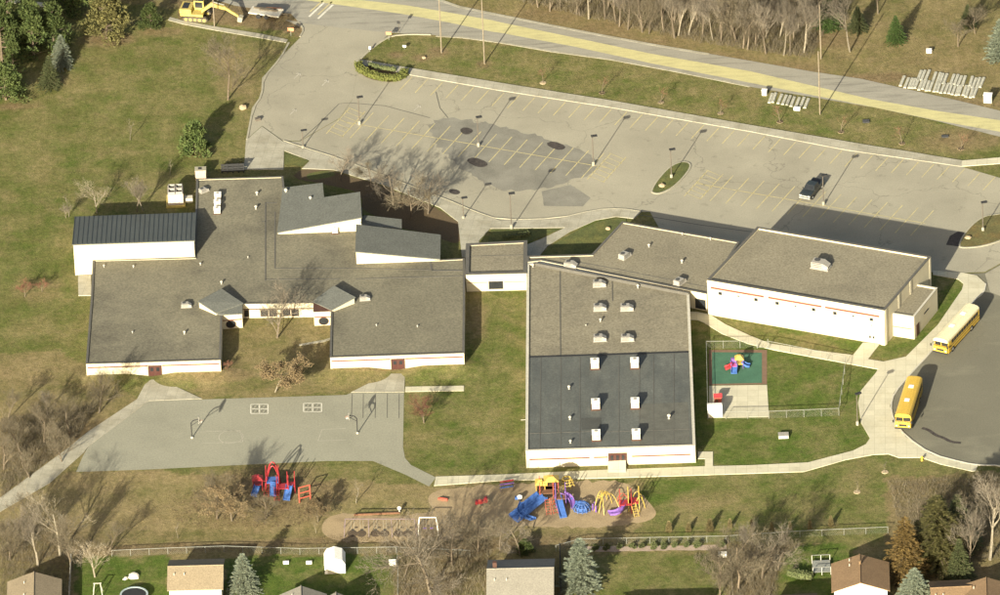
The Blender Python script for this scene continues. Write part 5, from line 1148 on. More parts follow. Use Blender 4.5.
# ---------------------------------------------------------------- excavator and trailer
c = P(197, 18); T = Thing('excavator', 'yellow tracked excavator with its boom reaching right, parked beside the road', 'excavator', c)
def lx(u, v, z): return Vector((c.x + u * .975 + v * .22, c.y - u * .22 + v * .975, z))
rz = math.atan2(-.22, .975)
for s in (-1, 1):
    mb = MB(); q = lx(0, s * 1.15, .42); prof = [(-2.1, .42), (-1.75, .06), (1.75, .06), (2.1, .42), (1.75, .82), (-1.75, .82)]
    k = 0; mb.v = [tuple(lx(u, s * 1.15 + w_, z)) for w_ in (-.28, .28) for u, z in prof]; mb.f = [(0, 1, 2, 3, 4, 5), (11, 10, 9, 8, 7, 6)] + [(i, 6 + i, 6 + (i + 1) % 6, (i + 1) % 6) for i in range(6)]
    tr = T.part('track', mb, M['mud'])
    for u in (-1.5, -.75, 0, .75, 1.5): mb = MB(); mb.tube(lx(u, s * 1.15 - .3, .4), lx(u, s * 1.15 + .3, .4), .26, n=8); T.sub(tr, 'track_roller', mb, M['digger'])
mb = MB(); mb.prism(ccw([lx(*q, 0) for q in ((-2.4, -1.35), (1.3, -1.35), (1.3, 1.35), (-2.4, 1.35))]), .95, 1.35, True); T.part('deck', mb, M['digger'])
mb = MB(); mb.prism(ccw([lx(*q, 0) for q in ((-2.5, -1.3), (-.6, -1.3), (-.6, 1.3), (-2.5, 1.3))]), 1.35, 2.15, True); e = T.part('engine_cover', mb, M['digger'])
mb = MB(); mb.prism(ccw([lx(*q, 0) for q in ((-2.2, -.9), (-1.2, -.9), (-1.2, .9), (-2.2, .9))]), 2.15, 2.2); T.sub(e, 'engine_grille', mb, M['dark'])
mb = MB(); mb.prism(ccw([lx(*q, 0) for q in ((-.5, .25), (1.15, .25), (1.15, 1.3), (-.5, 1.3))]), 1.35, 2.95, True); cb_ = T.part('cab', mb, M['digger'])
for (q0, q1) in (((-.3, .24), (.95, .24)), ((1.16, .4), (1.16, 1.15))):
    A, B = lx(*q0, 0), lx(*q1, 0); mb = MB(); mb.face_box(A, B, .02, .98, 1.75, 2.75, .02, .05); T.sub(cb_, 'window', mb, M['glass'])
mb = MB(); mb.prism(ccw([lx(*q, 0) for q in ((-.4, .35), (1.05, .35), (1.05, 1.2), (-.4, 1.2))]), 2.95, 3.02); T.sub(cb_, 'roof_hatch', mb, M['dark'])
def boom(name, pts, wd, m):
    mb = MB()
    for (u0, v0, z0, h0), (u1, v1, z1, h1) in zip(pts, pts[1:]):
        a, b = lx(u0, v0, z0), lx(u1, v1, z1); k = len(mb.v); o = (lx(0, wd / 2, 0) - lx(0, 0, 0))
        mb.v += [tuple(q) for q in (a - o - Vector((0, 0, h0)), a + o - Vector((0, 0, h0)), a + o + Vector((0, 0, h0)), a - o + Vector((0, 0, h0)), b - o - Vector((0, 0, h1)), b + o - Vector((0, 0, h1)), b + o + Vector((0, 0, h1)), b - o + Vector((0, 0, h1)))]
        for f in ((0, 1, 5, 4), (1, 2, 6, 5), (2, 3, 7, 6), (3, 0, 4, 7), (3, 2, 1, 0), (4, 5, 6, 7)): mb.f.append(tuple(k + i for i in f))
    return T.part(name, mb, m)
bm_ = boom('boom', [(.9, -.3, 1.5, .25), (2.6, -.3, 2.9, .36), (4.9, -.3, 2.3, .2)], .5, M['digger']); boom('stick', [(4.6, -.3, 2.5, .26), (7.0, -.3, 1.0, .17)], .38, M['digger'])
mb = MB(); mb.v = [tuple(lx(*q)) for q in ((6.9, -.8, 1.1), (6.9, .2, 1.1), (7.7, .2, .9), (7.7, -.8, .9), (7.5, -.8, .1), (7.5, .2, .1), (6.8, .2, .25), (6.8, -.8, .25))]; mb.f = [(0, 1, 2, 3), (4, 5, 6, 7), (0, 3, 4, 7), (2, 1, 6, 5), (0, 7, 6, 1)]; T.part('bucket', mb, mat('worn_steel', (.3, .27, .2), .6))
for a, b in (((1.2, -.05, 1.5), (2.8, -.05, 2.7)), ((2.9, -.3, 3.3), (4.7, -.3, 2.9))): mb = MB(); mb.tube(lx(*a), lx(*b), .09); T.sub(bm_, 'hydraulic_cylinder', mb, M['galv'])
c = P(266, 16); T = Thing('flatbed_trailer', 'pale flatbed trailer loaded with brown timbers and pipe beside the road', 'trailer', c)
mb = MB(); mb.box((c.x, c.y, .75), (5.2, 2.2, .22), -.36); T.part('bed', mb, M['unit'])
for u in (-1.0, .3):
    for s in (-1, 1): q = lx(u, s * 1.0, .42); mb = MB(); mb.tube(lx(u, s * .95, .42), lx(u, s * 1.2, .42), .4, n=10); T.part('wheel', mb, M['rubber'])
mb = MB(); mb.tube(lx(2.5, 0, .6), lx(3.7, 0, .5), .07); T.part('drawbar', mb, M['mud'])
mb = MB(); mb.tube(lx(3.5, 0, 0), lx(3.5, 0, .6), .05); T.part('jack_stand', mb, M['mud'])
for i, (u, v, l, m_) in enumerate(((-.2, .6, 3.8, 'mud'), (.4, .2, 3.0, 'mud'), (1.2, .85, 2.6, 'p_brown'), (1.6, .5, 2.4, 'unit_grey'))):
    q = lx(u, v, 1.0); mb = MB(); mb.box((q.x, q.y, 1.0), (l, .25, .25), -.3 + i * .06); o = link('timber', mb, M[m_], None); o['label'] = ('brown timber lying lengthwise on trailer, rear one', 'brown timber on trailer bed beside the rear one', 'reddish plank sticking out over the trailer front', 'grey pipe length at the trailer front end')[i]; o['category'] = 'timber'
# ---------------------------------------------------------------- buses and pickup
def bus(name, label, rear_px, front_px, zt, roof_m):
    a, b = P(*rear_px, zt), P(*front_px, zt); d = Vector((b.x - a.x, b.y - a.y, 0)); Ln = d.length; c = (a + b) / 2
    t = Local(name, label, 'bus', (c.x, c.y, .02), rz=math.atan2(d.y, d.x)); hl = Ln / 2; W = 1.22; t.o.location = (c.x, c.y, .025)
    def hull(mb, x0, x1, prof):
        n_ = len(prof); k = len(mb.v); mb.v += [(x, y, z) for x in (x0, x1) for y, z in prof]; mb.f += [tuple(k + i for i in range(n_)), tuple(k + 2 * n_ - 1 - i for i in range(n_))] + [(k + i, k + n_ + i, k + n_ + (i + 1) % n_, k + (i + 1) % n_) for i in range(n_)]
    low = [(-W, .42), (W, .42), (W, 2.35), (-W, 2.35)]; mb = MB(); hull(mb, -hl, hl - .5, low); mb.box((hl - .28, 0, 1.0), (.55, 2.36, 1.1)); body = t.part('body', mb, M['yellow'])
    top = [(-W, 2.352), (W, 2.352), (W * .98, 2.62), (W * .80, 2.86), (W * .42, 2.98), (-W * .42, 2.98), (-W * .80, 2.86), (-W * .98, 2.62)]; mb = MB(); hull(mb, -hl + .02, hl - .12, top); rf = t.part('roof', mb, roof_m)
    for x in (-hl * .45, hl * .25): mb = MB(); mb.box((x, 0, 3.0), (.75, .75, .1)); t.sub(rf, 'roof_hatch', mb, M['white'])
    mb = MB(); mb.v = [(hl - .49, -1.1, 1.35), (hl - .49, 1.1, 1.35), (hl - .3, 1.05, 2.45), (hl - .3, -1.05, 2.45), (hl - .56, -1.1, 1.35), (hl - .56, 1.1, 1.35), (hl - .5, 1.05, 2.45), (hl - .5, -1.05, 2.45)]; mb.f = [(0, 1, 2, 3), (7, 6, 5, 4), (0, 4, 5, 1), (1, 5, 6, 2), (2, 6, 7, 3), (3, 7, 4, 0)]; ws = t.part('windscreen', mb, M['glass'])
    mb = MB(); mb.box((hl - .38, 0, 1.9), (.12, .09, 1.1)); t.sub(ws, 'centre_post', mb, M['yellow'])
    n_ = 11; step = (Ln - 1.9) / n_
    for s in (-1, 1):
        for i in range(n_):
            x = -hl + .5 + step * (i + .5); mb = MB(); mb.box((x, s * (W + .004), 1.93), (step * .82, .03, .62)); t.part('window', mb, M['glass'])
        for z in (.85, 1.35):
            mb = MB(); mb.box((-.3, s * (W + .012), z), (Ln - .8, .03, .07)); t.part('rub_rail', mb, M['dark'])
        mb = MB(); mb.box((hl + .01, s * .92, .95), (.06, .22, .22)); t.part('headlight', mb, M['lamp_lens'])
        mb = MB(); mb.tube((hl - .2, s * 1.1, 2.2), (hl + .35, s * 1.35, 2.0), .03, n=4); mb.box((hl + .35, s * 1.38, 1.85), (.08, .25, .35)); t.part('mirror', mb, M['dark'])
        for x in (hl - 1.9, -hl + 2.8):
            mb = MB(); mb.tube((x, s * .95, .48), (x, s * 1.25, .48), .48, n=14); wh = t.part('wheel', mb, M['rubber']); mb = MB(); mb.tube((x, s * 1.24, .48), (x, s * 1.265, .48), .24, n=10); t.sub(wh, 'rim', mb, M['unit_grey'])
        mb = MB(); mb.box((-hl - .01, s * .95, 1.2), (.05, .2, .25)); t.part('tail_light', mb, M['red_lens']); mb = MB(); mb.box((hl - .2, s * .75, 2.62), (.12, .22, .16)); t.part('warning_light', mb, M['red_lens'])
    mb = MB(); mb.box((hl + .06, 0, .55), (.14, 2.4, .22)); t.part('bumper', mb, M['dark']); mb = MB(); mb.box((-hl - .06, 0, .55), (.14, 2.4, .22)); t.part('bumper', mb, M['dark']); mb = MB(); mb.box((hl + .005, 0, 1.05), (.03, 1.2, .35)); t.part('grille', mb, M['dark'])
bus('school_bus', 'yellow school bus with yellow roof parked lower on the curved kerb', (914.5, 376), (902.5, 414.5), 2.98, M['yellow']); bus('school_bus', 'yellow school bus with long white roof parked beside the gymnasium annex', (972, 304), (940, 339), 2.98, M['bus_white'])
a, b = P(818.5, 180.5, .9), P(805, 196, .9); d = b - a; c = (a + b) / 2
t = Local('pickup_truck', 'dark green black pickup parked alone in the upper lot', 'pickup truck', (c.x, c.y, .035), rz=math.atan2(d.y, d.x))
def hullxz(mb, prof, w0, w1=None):
    n_ = len(prof); k = len(mb.v); w1 = w1 or [w0] * n_; mb.v += [(x, -w_, z) for (x, z), w_ in zip(prof, w1)] + [(x, w_, z) for (x, z), w_ in zip(prof, w1)]; mb.f += [tuple(k + i for i in range(n_)), tuple(k + 2 * n_ - 1 - i for i in range(n_))] + [(k + i, k + (i + 1) % n_, k + n_ + (i + 1) % n_, k + n_ + i) for i in range(n_)]
mb = MB(); hullxz(mb, [(-2.7, .5), (2.6, .5), (2.72, .7), (2.68, .98), (2.5, 1.1), (1.15, 1.2), (-2.7, 1.2)], .95); bd = t.part('body', mb, M['truck'])
mb = MB(); hullxz(mb, [(-.9, 1.202), (1.2, 1.202), (.55, 1.8), (-.65, 1.82)], .9, [.92, .92, .74, .74]); cbn = t.part('cab', mb, M['truck'])
for s in (-1, 1):
    mb = MB(); mb.v = [(-.7, s * .91, 1.28), (.12, s * .91, 1.28), (.12, s * .77, 1.72), (-.55, s * .77, 1.72)]; mb.f = [(0, 1, 2, 3)]; t.sub(cbn, 'window', mb, M['glass']); mb = MB(); mb.v = [(.2, s * .91, 1.28), (1.0, s * .91, 1.28), (.55, s * .77, 1.72), (.2, s * .77, 1.72)]; mb.f = [(0, 1, 2, 3)]; t.sub(cbn, 'window', mb, M['glass'])
    mb = MB(); mb.box((2.66, s * .72, .92), (.12, .34, .2)); t.part('headlight', mb, M['lamp_lens']); mb = MB(); mb.box((-2.7, s * .85, .95), (.06, .15, .35)); t.part('tail_light', mb, M['red_lens']); mb = MB(); mb.box((.95, s * 1.05, 1.25), (.12, .2, .16)); t.part('mirror', mb, M['dark'])
    for x in (1.75, -1.7): mb = MB(); mb.tube((x, s * .72, .38), (x, s * .97, .38), .38, n=12); wh = t.part('wheel', mb, M['rubber']); mb = MB(); mb.tube((x, s * .96, .38), (x, s * .985, .38), .2, n=8); t.sub(wh, 'rim', mb, M['chrome'])
mb = MB(); mb.v = [(1.19, -.8, 1.24), (1.19, .8, 1.24), (.60, .68, 1.78), (.60, -.68, 1.78)]; mb.v = [(x + .02, y, z) for x, y, z in mb.v]; mb.f = [(0, 1, 2, 3)]; t.sub(cbn, 'windscreen', mb, M['glass'])
mb = MB(); mb.box((2.74, 0, .6), (.16, 1.85, .2)); t.part('bumper', mb, M['chrome']); mb = MB(); mb.box((2.70, 0, .9), (.06, 1.0, .18)); t.part('grille', mb, M['chrome']); mb = MB(); mb.box((-1.8, 0, 1.205), (1.6, 1.55, .02)); t.part('cargo_bed', mb, M['dark'])
# ---------------------------------------------------------------- fences
def chain_fence(label, px, h, gap, spacing=3.0, mesh_step=.26, wire=.006, cat='fence', m='galv'):
    p = PL(px); t = Thing('chain_link_fence', label, cat, p[0]); posts = []
    mb = MB(); rail = MB()
    for a, b in zip(p, p[1:]):
        d = b - a; n = max(1, round(d.length / spacing)); posts += [a.lerp(b, i / n) for i in range(n)]
        rail.tube(a + Vector((0, 0, h)), b + Vector((0, 0, h)), .042, n=4)
        L_ = d.length; u = d.normalized(); s = -h
        def wr_(x0, z0, x1, z1):
            q0, q1 = a + u * x0 + Vector((0, 0, z0)), a + u * x1 + Vector((0, 0, z1)); o = Vector((0, 0, wire)); k = len(mb.v); mb.v += [tuple(v) for v in (q0 - o, q0 + o, q1 + o, q1 - o)]; mb.f.append((k, k + 1, k + 2, k + 3))
        while s < L_:
            x0, x1 = max(0, s), min(L_, s + h)
            if x1 > x0: wr_(x0, x0 - s, x1, x1 - s); wr_(x0, h - (x0 - s), x1, h - (x1 - s))
            s += mesh_step
    posts.append(p[-1]); pm = MB(); pm.tube((0, 0, -.1), (0, 0, h + .05), .04, n=5); me = None
    for q in posts:
        if me is None: o = link('post', pm, M[m], t.o, (0, 0, 0)); me = o.data
        else: o = bpy.data.objects.new('post', me); C.objects.link(o); o.parent = t.o
        o.location = q - t.loc
    t.part('rail', rail, M[m]); t.part('wire_mesh', mb, M[m], kind='stuff'); return t
chain_fence('chain link fence enclosing the green play mat and small concrete pad', [(708, 419), (706.5, 348.5), (757, 348)], 1.3, 0)
chain_fence('chain link fence around the square lawn beside the green play mat', [(769, 348.5), (790, 352.5), (846, 364), (839, 415.5), (769, 418.5), (726, 419)], 1.3, 0)
chain_fence('long low chain link fence between school ground and west back yards', [(112, 556.5), (168, 554), (224, 552), (300, 554.5), (396, 553), (470, 556.5)], 1.1, 0, mesh_step=.3)
chain_fence('long low chain link fence between school lawn and east back yards', [(556, 551.5), (580, 545), (650, 543.5), (726, 542), (800, 537), (888, 533)], 1.1, 0, mesh_step=.3)
chain_fence('wire fence running down the right side of the shed yard', [(397, 553), (398, 575), (398, 600)], 1.2, 0, mesh_step=.3); chain_fence('thin wire fence down the right side of the olive green yard', [(728, 543), (731, 570), (733, 600)], 1.2, 0, mesh_step=.35, m='wood_pole')
tall_fence('board_fence', 'pale board fence between tan roofed house and trampoline yard', 'fence', (71.5, 563), (69.5, 600), 8, 1.6, M['unit_grey'])
tall_fence('board_fence', 'dark board fence behind the grey roofed house on its right', 'fence', (560, 552), (561, 600), 8, 1.6, M['dark'])
# gate frame of the play yard
t = Thing('metal_gate', 'little galvanised gate at the corner of the play yard by the curving walk', 'gate', P(763, 349)); A, B = P(757.5, 348), P(768, 348.5)
for q in (A, B): mb = MB(); mb.tube(q, q + Vector((0, 0, 1.7)), .05); t.part('post', mb, M['galv'])
mb = MB(); u = (B - A)
for z in (.15, 1.25): mb.tube(A + u * .06 + Vector((0, 0, z)), B - u * .06 + Vector((0, 0, z)), .03)
for f in (.06, .35, .65, .94): mb.tube(A + u * f + Vector((0, 0, .15)), A + u * f + Vector((0, 0, 1.25)), .02)
t.part('gate_frame', mb, M['galv'])
# ---------------------------------------------------------------- basketball hoops
def hoop_model():
    t = Local('basketball_hoop', 'x', 'basketball hoop', (0, 0, 0)); mb = MB(); mb.lathe((0, 0, 0), [(.2, 0), (.2, .2), (.14, .25)], 8); t.part('base', mb, M['unit'])
    mb = MB(); mb.path([Vector(q) for q in ((0, 0, .3), (0, 0, 2.7), (.35, 0, 3.1), (1.15, 0, 3.3))], .085, 6); mb.tube((0, 0, 2.2), (1.15, 0, 3.0), .05); t.part('pole', mb, M['dark'])
    mb = MB(); mb.v = [(x, y, z) for x in (1.15, 1.21) for y, z in ((-.85, 2.95), (.85, 2.95), (.85, 3.5), (.45, 3.95), (-.45, 3.95), (-.85, 3.5))]; mb.f = [(5, 4, 3, 2, 1, 0), (6, 7, 8, 9, 10, 11)] + [(i, (i + 1) % 6, 6 + (i + 1) % 6, 6 + i) for i in range(6)]; bb = t.part('backboard', mb, M['unit_grey'])
    mb = MB()
    for k in range(10): a0, a1 = k * .6283, (k + 1) * .6283; mb.tube((1.47 + .23 * math.cos(a0), .23 * math.sin(a0), 3.05), (1.47 + .23 * math.cos(a1), .23 * math.sin(a1), 3.05), .02, n=4)
    rm = t.part('rim', mb, M['p_coral']); mb = MB()
    for k in range(8):
        a0 = k * .785
        for s in (.4, -.4): mb.tube((1.47 + .23 * math.cos(a0), .23 * math.sin(a0), 3.04), (1.47 + .13 * math.cos(a0 + s), .13 * math.sin(a0 + s), 2.65), .008, n=3)
    t.sub(rm, 'net', mb, M['white']); return t.o
HK = Kind(hoop_model()); HK.put(P(192, 438), .0, 1.0, 'basketball hoop at the left end of the playground paving', 'basketball hoops'); HK.put(P(357.5, 433.5), math.pi, 1.0, 'basketball hoop below the painted dark lanes on paving', 'basketball hoops')
# ---------------------------------------------------------------- playgrounds
def post(t, px, py, z0, z1, m, r=.07): q = P(px, py); mb = MB(); mb.tube((q.x, q.y, z0), (q.x, q.y, z1), r); t.part('post', mb, M[m]); return q
def slide(t, a, za, b, zb, wd, m, name='slide', curve=0, par=None, tube=False):
    A, B = P(*a), P(*b); mb = MB(); n_ = 8; L_, R_ = [], []; pts = []
    for i in range(n_ + 1):
        f = i / n_; q = A.lerp(B, f); d = (B - A).normalized(); o = Vector((-d.y, d.x, 0)); q = q + o * curve * math.sin(f * math.pi); e = f * f * (3 - 2 * f); q.z = za + (zb - za) * (.55 * f + .45 * e); pts.append((q, o))
    if tube:
        mb.path([q for q, o in pts], wd / 2, 10)
    else:
        sec = [(-wd / 2 - .05, .30), (-wd / 2, .30), (-wd / 2 + .04, .02), (wd / 2 - .04, .02), (wd / 2, .30), (wd / 2 + .05, .30), (wd / 2 + .05, -.08), (-wd / 2 - .05, -.08)]; ns = len(sec)
        for q, o in pts:
            for s, h in sec: v = q + o * s; mb.v.append((v.x, v.y, v.z + h))
        for i in range(n_):
            for j in range(ns): k = (j + 1) % ns; mb.f.append((i * ns + j, i * ns + k, (i + 1) * ns + k, (i + 1) * ns + j))
        mb.f.append(tuple(range(ns - 1, -1, -1))); mb.f.append(tuple(range(n_ * ns, n_ * ns + ns)))
    return t.part(name, mb, M[m])
def deck(t, px, py, w_, d, z, m='p_brown', rail=None, legs='p_blue', roof=None, top=2.0):
    q = P(px, py); mb = MB(); mb.box((q.x, q.y, z), (w_, d, .12)); t.part('deck', mb, M[m])
    for sx in (-1, 1):
        for sy in (-1, 1): mb = MB(); mb.tube((q.x + sx * w_ / 2, q.y + sy * d / 2, 0), (q.x + sx * w_ / 2, q.y + sy * d / 2, z + top), .06); t.part('post', mb, M[legs])
    if rail:
        for sx in (-1, 1):
            mb = MB(); x = q.x + sx * w_ / 2
            for zz_ in (.35, .9): mb.tube((x, q.y - d / 2, z + zz_), (x, q.y + d / 2, z + zz_), .035)
            for k in range(4): y = q.y - d / 2 + d * (k + .5) / 4; mb.tube((x, y, z + .35), (x, y, z + .9), .02, n=4)
            t.part('guard_rail', mb, M[rail])
    if roof:
        z1 = z + top; mb = MB(); a, b_ = w_ / 2 + .15, d / 2 + .15; mb.v = [(q.x - a, q.y - b_, z1), (q.x + a, q.y - b_, z1), (q.x + a, q.y + b_, z1), (q.x - a, q.y + b_, z1), (q.x - a * .3, q.y - b_ * .3, z1 + .55), (q.x + a * .3, q.y - b_ * .3, z1 + .55), (q.x + a * .3, q.y + b_ * .3, z1 + .55), (q.x - a * .3, q.y + b_ * .3, z1 + .55)]
        mb.f = [(0, 1, 5, 4), (1, 2, 6, 5), (2, 3, 7, 6), (3, 0, 4, 7), (4, 5, 6, 7), (3, 2, 1, 0)]; t.part('canopy', mb, M[roof])
    return q
def ladder(t, a, za, b, zb, m, n=6, wd=.7, name='ladder'):
    A, B = P(*a), P(*b); A.z, B.z = za, zb; d = Vector((B.x - A.x, B.y - A.y, 0)); d = d.normalized() if d.length > .05 else Vector((0, 1, 0)); o = Vector((-d.y, d.x, 0)) * wd / 2; mb = MB()
    mb.tube(A - o, B - o, .04); mb.tube(A + o, B + o, .04)
    for i in range(n): q = A.lerp(B, (i + .5) / n); mb.tube(q - o, q + o, .03, n=4)
    return t.part(name, mb, M[m])
def arch(t, a, b, h, m, name='arch', r=.06):
    A, B = P(*a), P(*b); mb = MB(); pts = []
    for i in range(11): f = i / 10; q = A.lerp(B, f); q.z = h * math.sin(math.pi * f) ** .7; pts.append(q)
    mb.path(pts, r, 5); return t.part(name, mb, M[m])
# big blue and yellow set
T = Thing('play_structure', 'big climbing structure with wide blue slides and yellow roofs on wood chips', 'play structure', P(555, 505))
deck(T, 547, 501, 2.0, 1.9, 1.9, rail='p_coral', legs='p_coral', roof=None); deck(T, 552, 497, 2.0, 1.7, 1.9, rail='p_coral', legs='p_coral', roof='p_yellow', top=1.3); deck(T, 541, 498, 1.3, 1.6, 1.6, rail='p_blue', legs='p_yellow', roof='p_yellow', top=1.2); deck(T, 561, 505, 1.5, 1.5, 1.5, rail='p_blue', legs='p_purple')
slide(T, (540, 504), 1.75, (511, 518.5), .25, 1.05, 'p_blue'); slide(T, (545.5, 507), 1.75, (515.5, 522), .25, 1.05, 'p_blue'); slide(T, (523, 508), 1.1, (533.5, 520.5), .2, .8, 'p_blue', curve=-1.2); slide(T, (558, 505), 1.5, (563.5, 518.5), .2, .95, 'p_blue'); slide(T, (563, 502), 1.5, (573, 509), .25, .7, 'p_purple', curve=.6)
ladder(T, (549, 515), 0, (547.5, 509), 1.9, 'p_coral'); ladder(T, (556, 514), 0, (553, 507), 1.8, 'p_coral')
T.part('wave_panel', (lambda mb: (mb.box((P(544, 500).x, P(544, 500).y, 2.9), (1.2, .1, .8)), mb)[1])(MB()), M['p_yellow'])
for k in range(5):
    q = P(567 + k * 2.4, 502 + k * .8); mb = MB(); mb.tube((q.x, q.y, 0), (q.x, q.y, .5 + .25 * (k % 3)), .16, n=8); T.part('stepping_post', mb, M['p_blue' if k % 2 == 0 else 'p_purple'])
# overhead climber and globe between the two structures
T = Thing('climbing_globe', 'blue bar climbing globe between the blue slides and yellow arches', 'climbing frame', P(582, 510)); c = P(582, 510)
for k in range(6):
    a = k * math.pi / 6; mb = MB(); mb.path([Vector((c.x + 1.35 * math.cos(a) * math.cos(f), c.y + 1.35 * math.sin(a) * math.cos(f), .1 + 1.35 * math.sin(f))) for f in [i * math.pi / 8 for i in range(9)]], .05, 5); T.part('bar', mb, M['p_blue'])
for f in (.15, .6, 1.05):
    mb = MB(); mb.path([Vector((c.x + 1.35 * math.cos(f) * math.cos(a), c.y + 1.35 * math.cos(f) * math.sin(a), .1 + 1.35 * math.sin(f))) for a in [i * math.pi / 7 for i in range(15)]], .05, 5); T.part('hoop', mb, M['p_blue'])
mb = MB(); mb.lathe((c.x, c.y, .0), [(.9, 0), (.95, .5), (.5, .8)], 12); T.part('centre_seat', mb, M['p_blue'])
T = Thing('climbing_arch', 'yellow arched climbing frame with purple grips left of the red tower', 'climbing frame', P(604, 506))
for a, b, h in (((594.5, 511), (607.5, 500), 2.6), ((599, 513), (612, 503), 2.8), ((606, 497), (620, 511), 1.6), ((601, 498), (604, 515), 2.4)): arch(T, a, b, h, 'p_yellow')
for f in (.25, .4, .55, .7): ladder(T, (595 + 13 * f, 511 - 11 * f), 2.1, (599 + 13 * f, 513 - 11 * f), 2.2, 'p_yellow', 2, .4, 'rung')
for x, y in ((596, 512), (593, 510), (595, 508)): q = P(x, y); mb = MB(); mb.tube((q.x, q.y, 0), (q.x, q.y, 1.1), .13, n=6); T.part('grip_post', mb, M['p_purple'])
T = Thing('play_tower', 'red and yellow play tower with curved purple slide at the right end of chips', 'play structure', P(627, 509))
deck(T, 626, 511, 1.7, 1.5, 1.5, rail='p_red', legs='p_red', m='p_red'); deck(T, 634, 509, 1.6, 1.6, 1.5, rail='p_yellow', legs='p_yellow', roof=None, m='p_red'); slide(T, (625, 511.5), 1.4, (609, 515), .3, .95, 'p_purple', curve=.9)
arch(T, (617, 502), (630, 506), 1.9, 'p_coral', 'bar'); arch(T, (619, 504), (632, 508), 1.9, 'p_coral', 'bar'); ladder(T, (637, 517), 0, (633.5, 512), 1.6, 'p_yellow'); arch(T, (631, 506), (644, 504), 2.4, 'p_yellow', 'bar'); arch(T, (635, 510), (645, 508), 2.2, 'p_yellow', 'bar')
T = Thing('spring_climber', 'yellow ring shaped climber just below the main hall walk', 'climbing frame', P(567, 485)); c = P(567, 486)
for z, r_ in ((.55, 1.0), (1.0, .9), (1.35, .65)): mb = MB(); mb.path([Vector((c.x + r_ * math.cos(a), c.y + r_ * math.sin(a), z)) for a in [i * math.pi / 6 for i in range(13)]], .07, 5); T.part('hoop', mb, M['p_yellow'])
for k in range(6): a = k * math.pi / 3; mb = MB(); mb.tube((c.x + 1.1 * math.cos(a), c.y + 1.1 * math.sin(a), 0), (c.x + .65 * math.cos(a), c.y + .65 * math.sin(a), 1.35), .06); T.part('leg', mb, M['p_yellow'])
T = Thing('balance_bench', 'low blue and red frame bench left of the big climbing structure', 'play bench', P(506, 491)); 
for dy, m_ in ((0, 'p_blue'), (-2.2, 'p_purple'), (-4.2, 'p_red')): a, b = P(500, 491 + dy), P(514, 489 + dy); d = b - a; c = (a + b) / 2; mb = MB(); mb.box((c.x, c.y, .55 - dy * .08), (d.length, .18, .12), math.atan2(d.y, d.x)); T.part('plank', mb, M[m_])
for x, y in ((501, 492), (513, 490), (502, 487.5), (513.5, 485.5)): post(T, x, y, 0, .8, 'mauve_steel', .05)
T = Thing('spring_rider', 'single red spring rider left of the big climbing structure', 'spring rider', P(482, 505)); c = P(482, 505.5)
mb = MB(); mb.lathe((c.x, c.y, 0), [(.16, 0), (.22, .12), (.16, .24), (.22, .36), (.16, .5)], 8); T.part('spring', mb, M['dark'])
mb = MB(); hh = [(-1.0, .5), (.8, .5), (1.0, .85), (.75, 1.35), (.45, 1.3), (.2, .9), (-.5, .9), (-.95, 1.15)]; k = len(hh); mb.v = [(c.x + x, c.y + y + x * .25, z) for y in (-.3, .3) for x, z in hh]; mb.f = [tuple(range(k)), tuple(range(2 * k - 1, k - 1, -1))] + [(i, k + i, k + (i + 1) % k, (i + 1) % k) for i in range(k)]; T.part('body', mb, M['p_red'])
mb = MB(); mb.tube((c.x + .55, c.y - .45, 1.05), (c.x + .55, c.y + .65, 1.05), .05); T.part('handle', mb, M['dark']); mb = MB(); mb.box((c.x - .3, c.y, .95), (.5, .5, .08)); T.part('seat', mb, M['p_coral'])
T = Thing('spring_rider', 'white and blue spring rider just above the wide blue slides', 'spring rider', P(520, 501)); c = P(520, 501)
mb = MB(); mb.lathe((c.x, c.y, 0), [(.15, 0), (.2, .15), (.15, .3), (.18, .45)], 8); T.part('spring', mb, M['dark']); mb = MB(); mb.lathe((c.x, c.y, .45), [(.15, 0), (.42, .15), (.4, .45), (.15, .6)], 8); T.part('body', mb, M['white']); mb = MB(); mb.box((c.x - .5, c.y, .6), (.5, .5, .35)); T.part('seat', mb, M['p_blue'])
o = None
q = P(443, 500); mb = MB(); mb.box((0, 0, .15), (1.5, .25, .3), -.35); mb.box((.1, 0, .34), (1.2, .2, .08), -.35); o = link('timber_edging', mb, M['p_coral']); o.location = q; tag(o, 'short reddish timber lying on chips near the walk end', 'timber')
# red climbing frame under the trees
T = Thing('jungle_gym', 'red climbing frame with blue slides under the russet tree', 'play structure', P(278, 495))
deck(T, 273, 489, 1.9, 1.7, 1.6, rail='p_red', legs='p_red', m='p_blue', roof=None, top=2.1); deck(T, 283, 493, 1.7, 1.5, 1.2, rail='p_red', legs='p_red', m='p_red', top=1.5); deck(T, 258, 489, 1.4, 1.3, 1.1, rail='p_red', legs='p_red', m='p_red', roof='p_red', top=.8); deck(T, 291.5, 491, 1.1, 1.3, 1.2, rail='p_red', legs='p_red', m='p_red', top=1.9)
for a, b, h in (((266, 490), (281, 488), 4.1), ((266, 486), (281, 484), 4.1)): arch(T, a, b, h, 'p_red', 'arch', .1)
slide(T, (290, 493), 1.3, (286.5, 501), .2, .95, 'p_blue'); slide(T, (258, 492), 1.1, (254, 497), .2, .9, 'p_blue'); slide(T, (273.5, 492), 1.6, (273, 497), .3, 1.0, 'p_blue', tube=True, name='tube_slide'); ladder(T, (266, 497), 0, (268, 492), 1.6, 'p_red'); ladder(T, (277, 501), 0, (277, 495), 1.5, 'p_red'); ladder(T, (262, 489), 1.6, (267, 489), 1.6, 'p_red', 5, .7, 'bridge')
T = Thing('bar_climber', 'faded orange red bar frame right of the red climbing frame', 'climbing frame', P(305, 501))
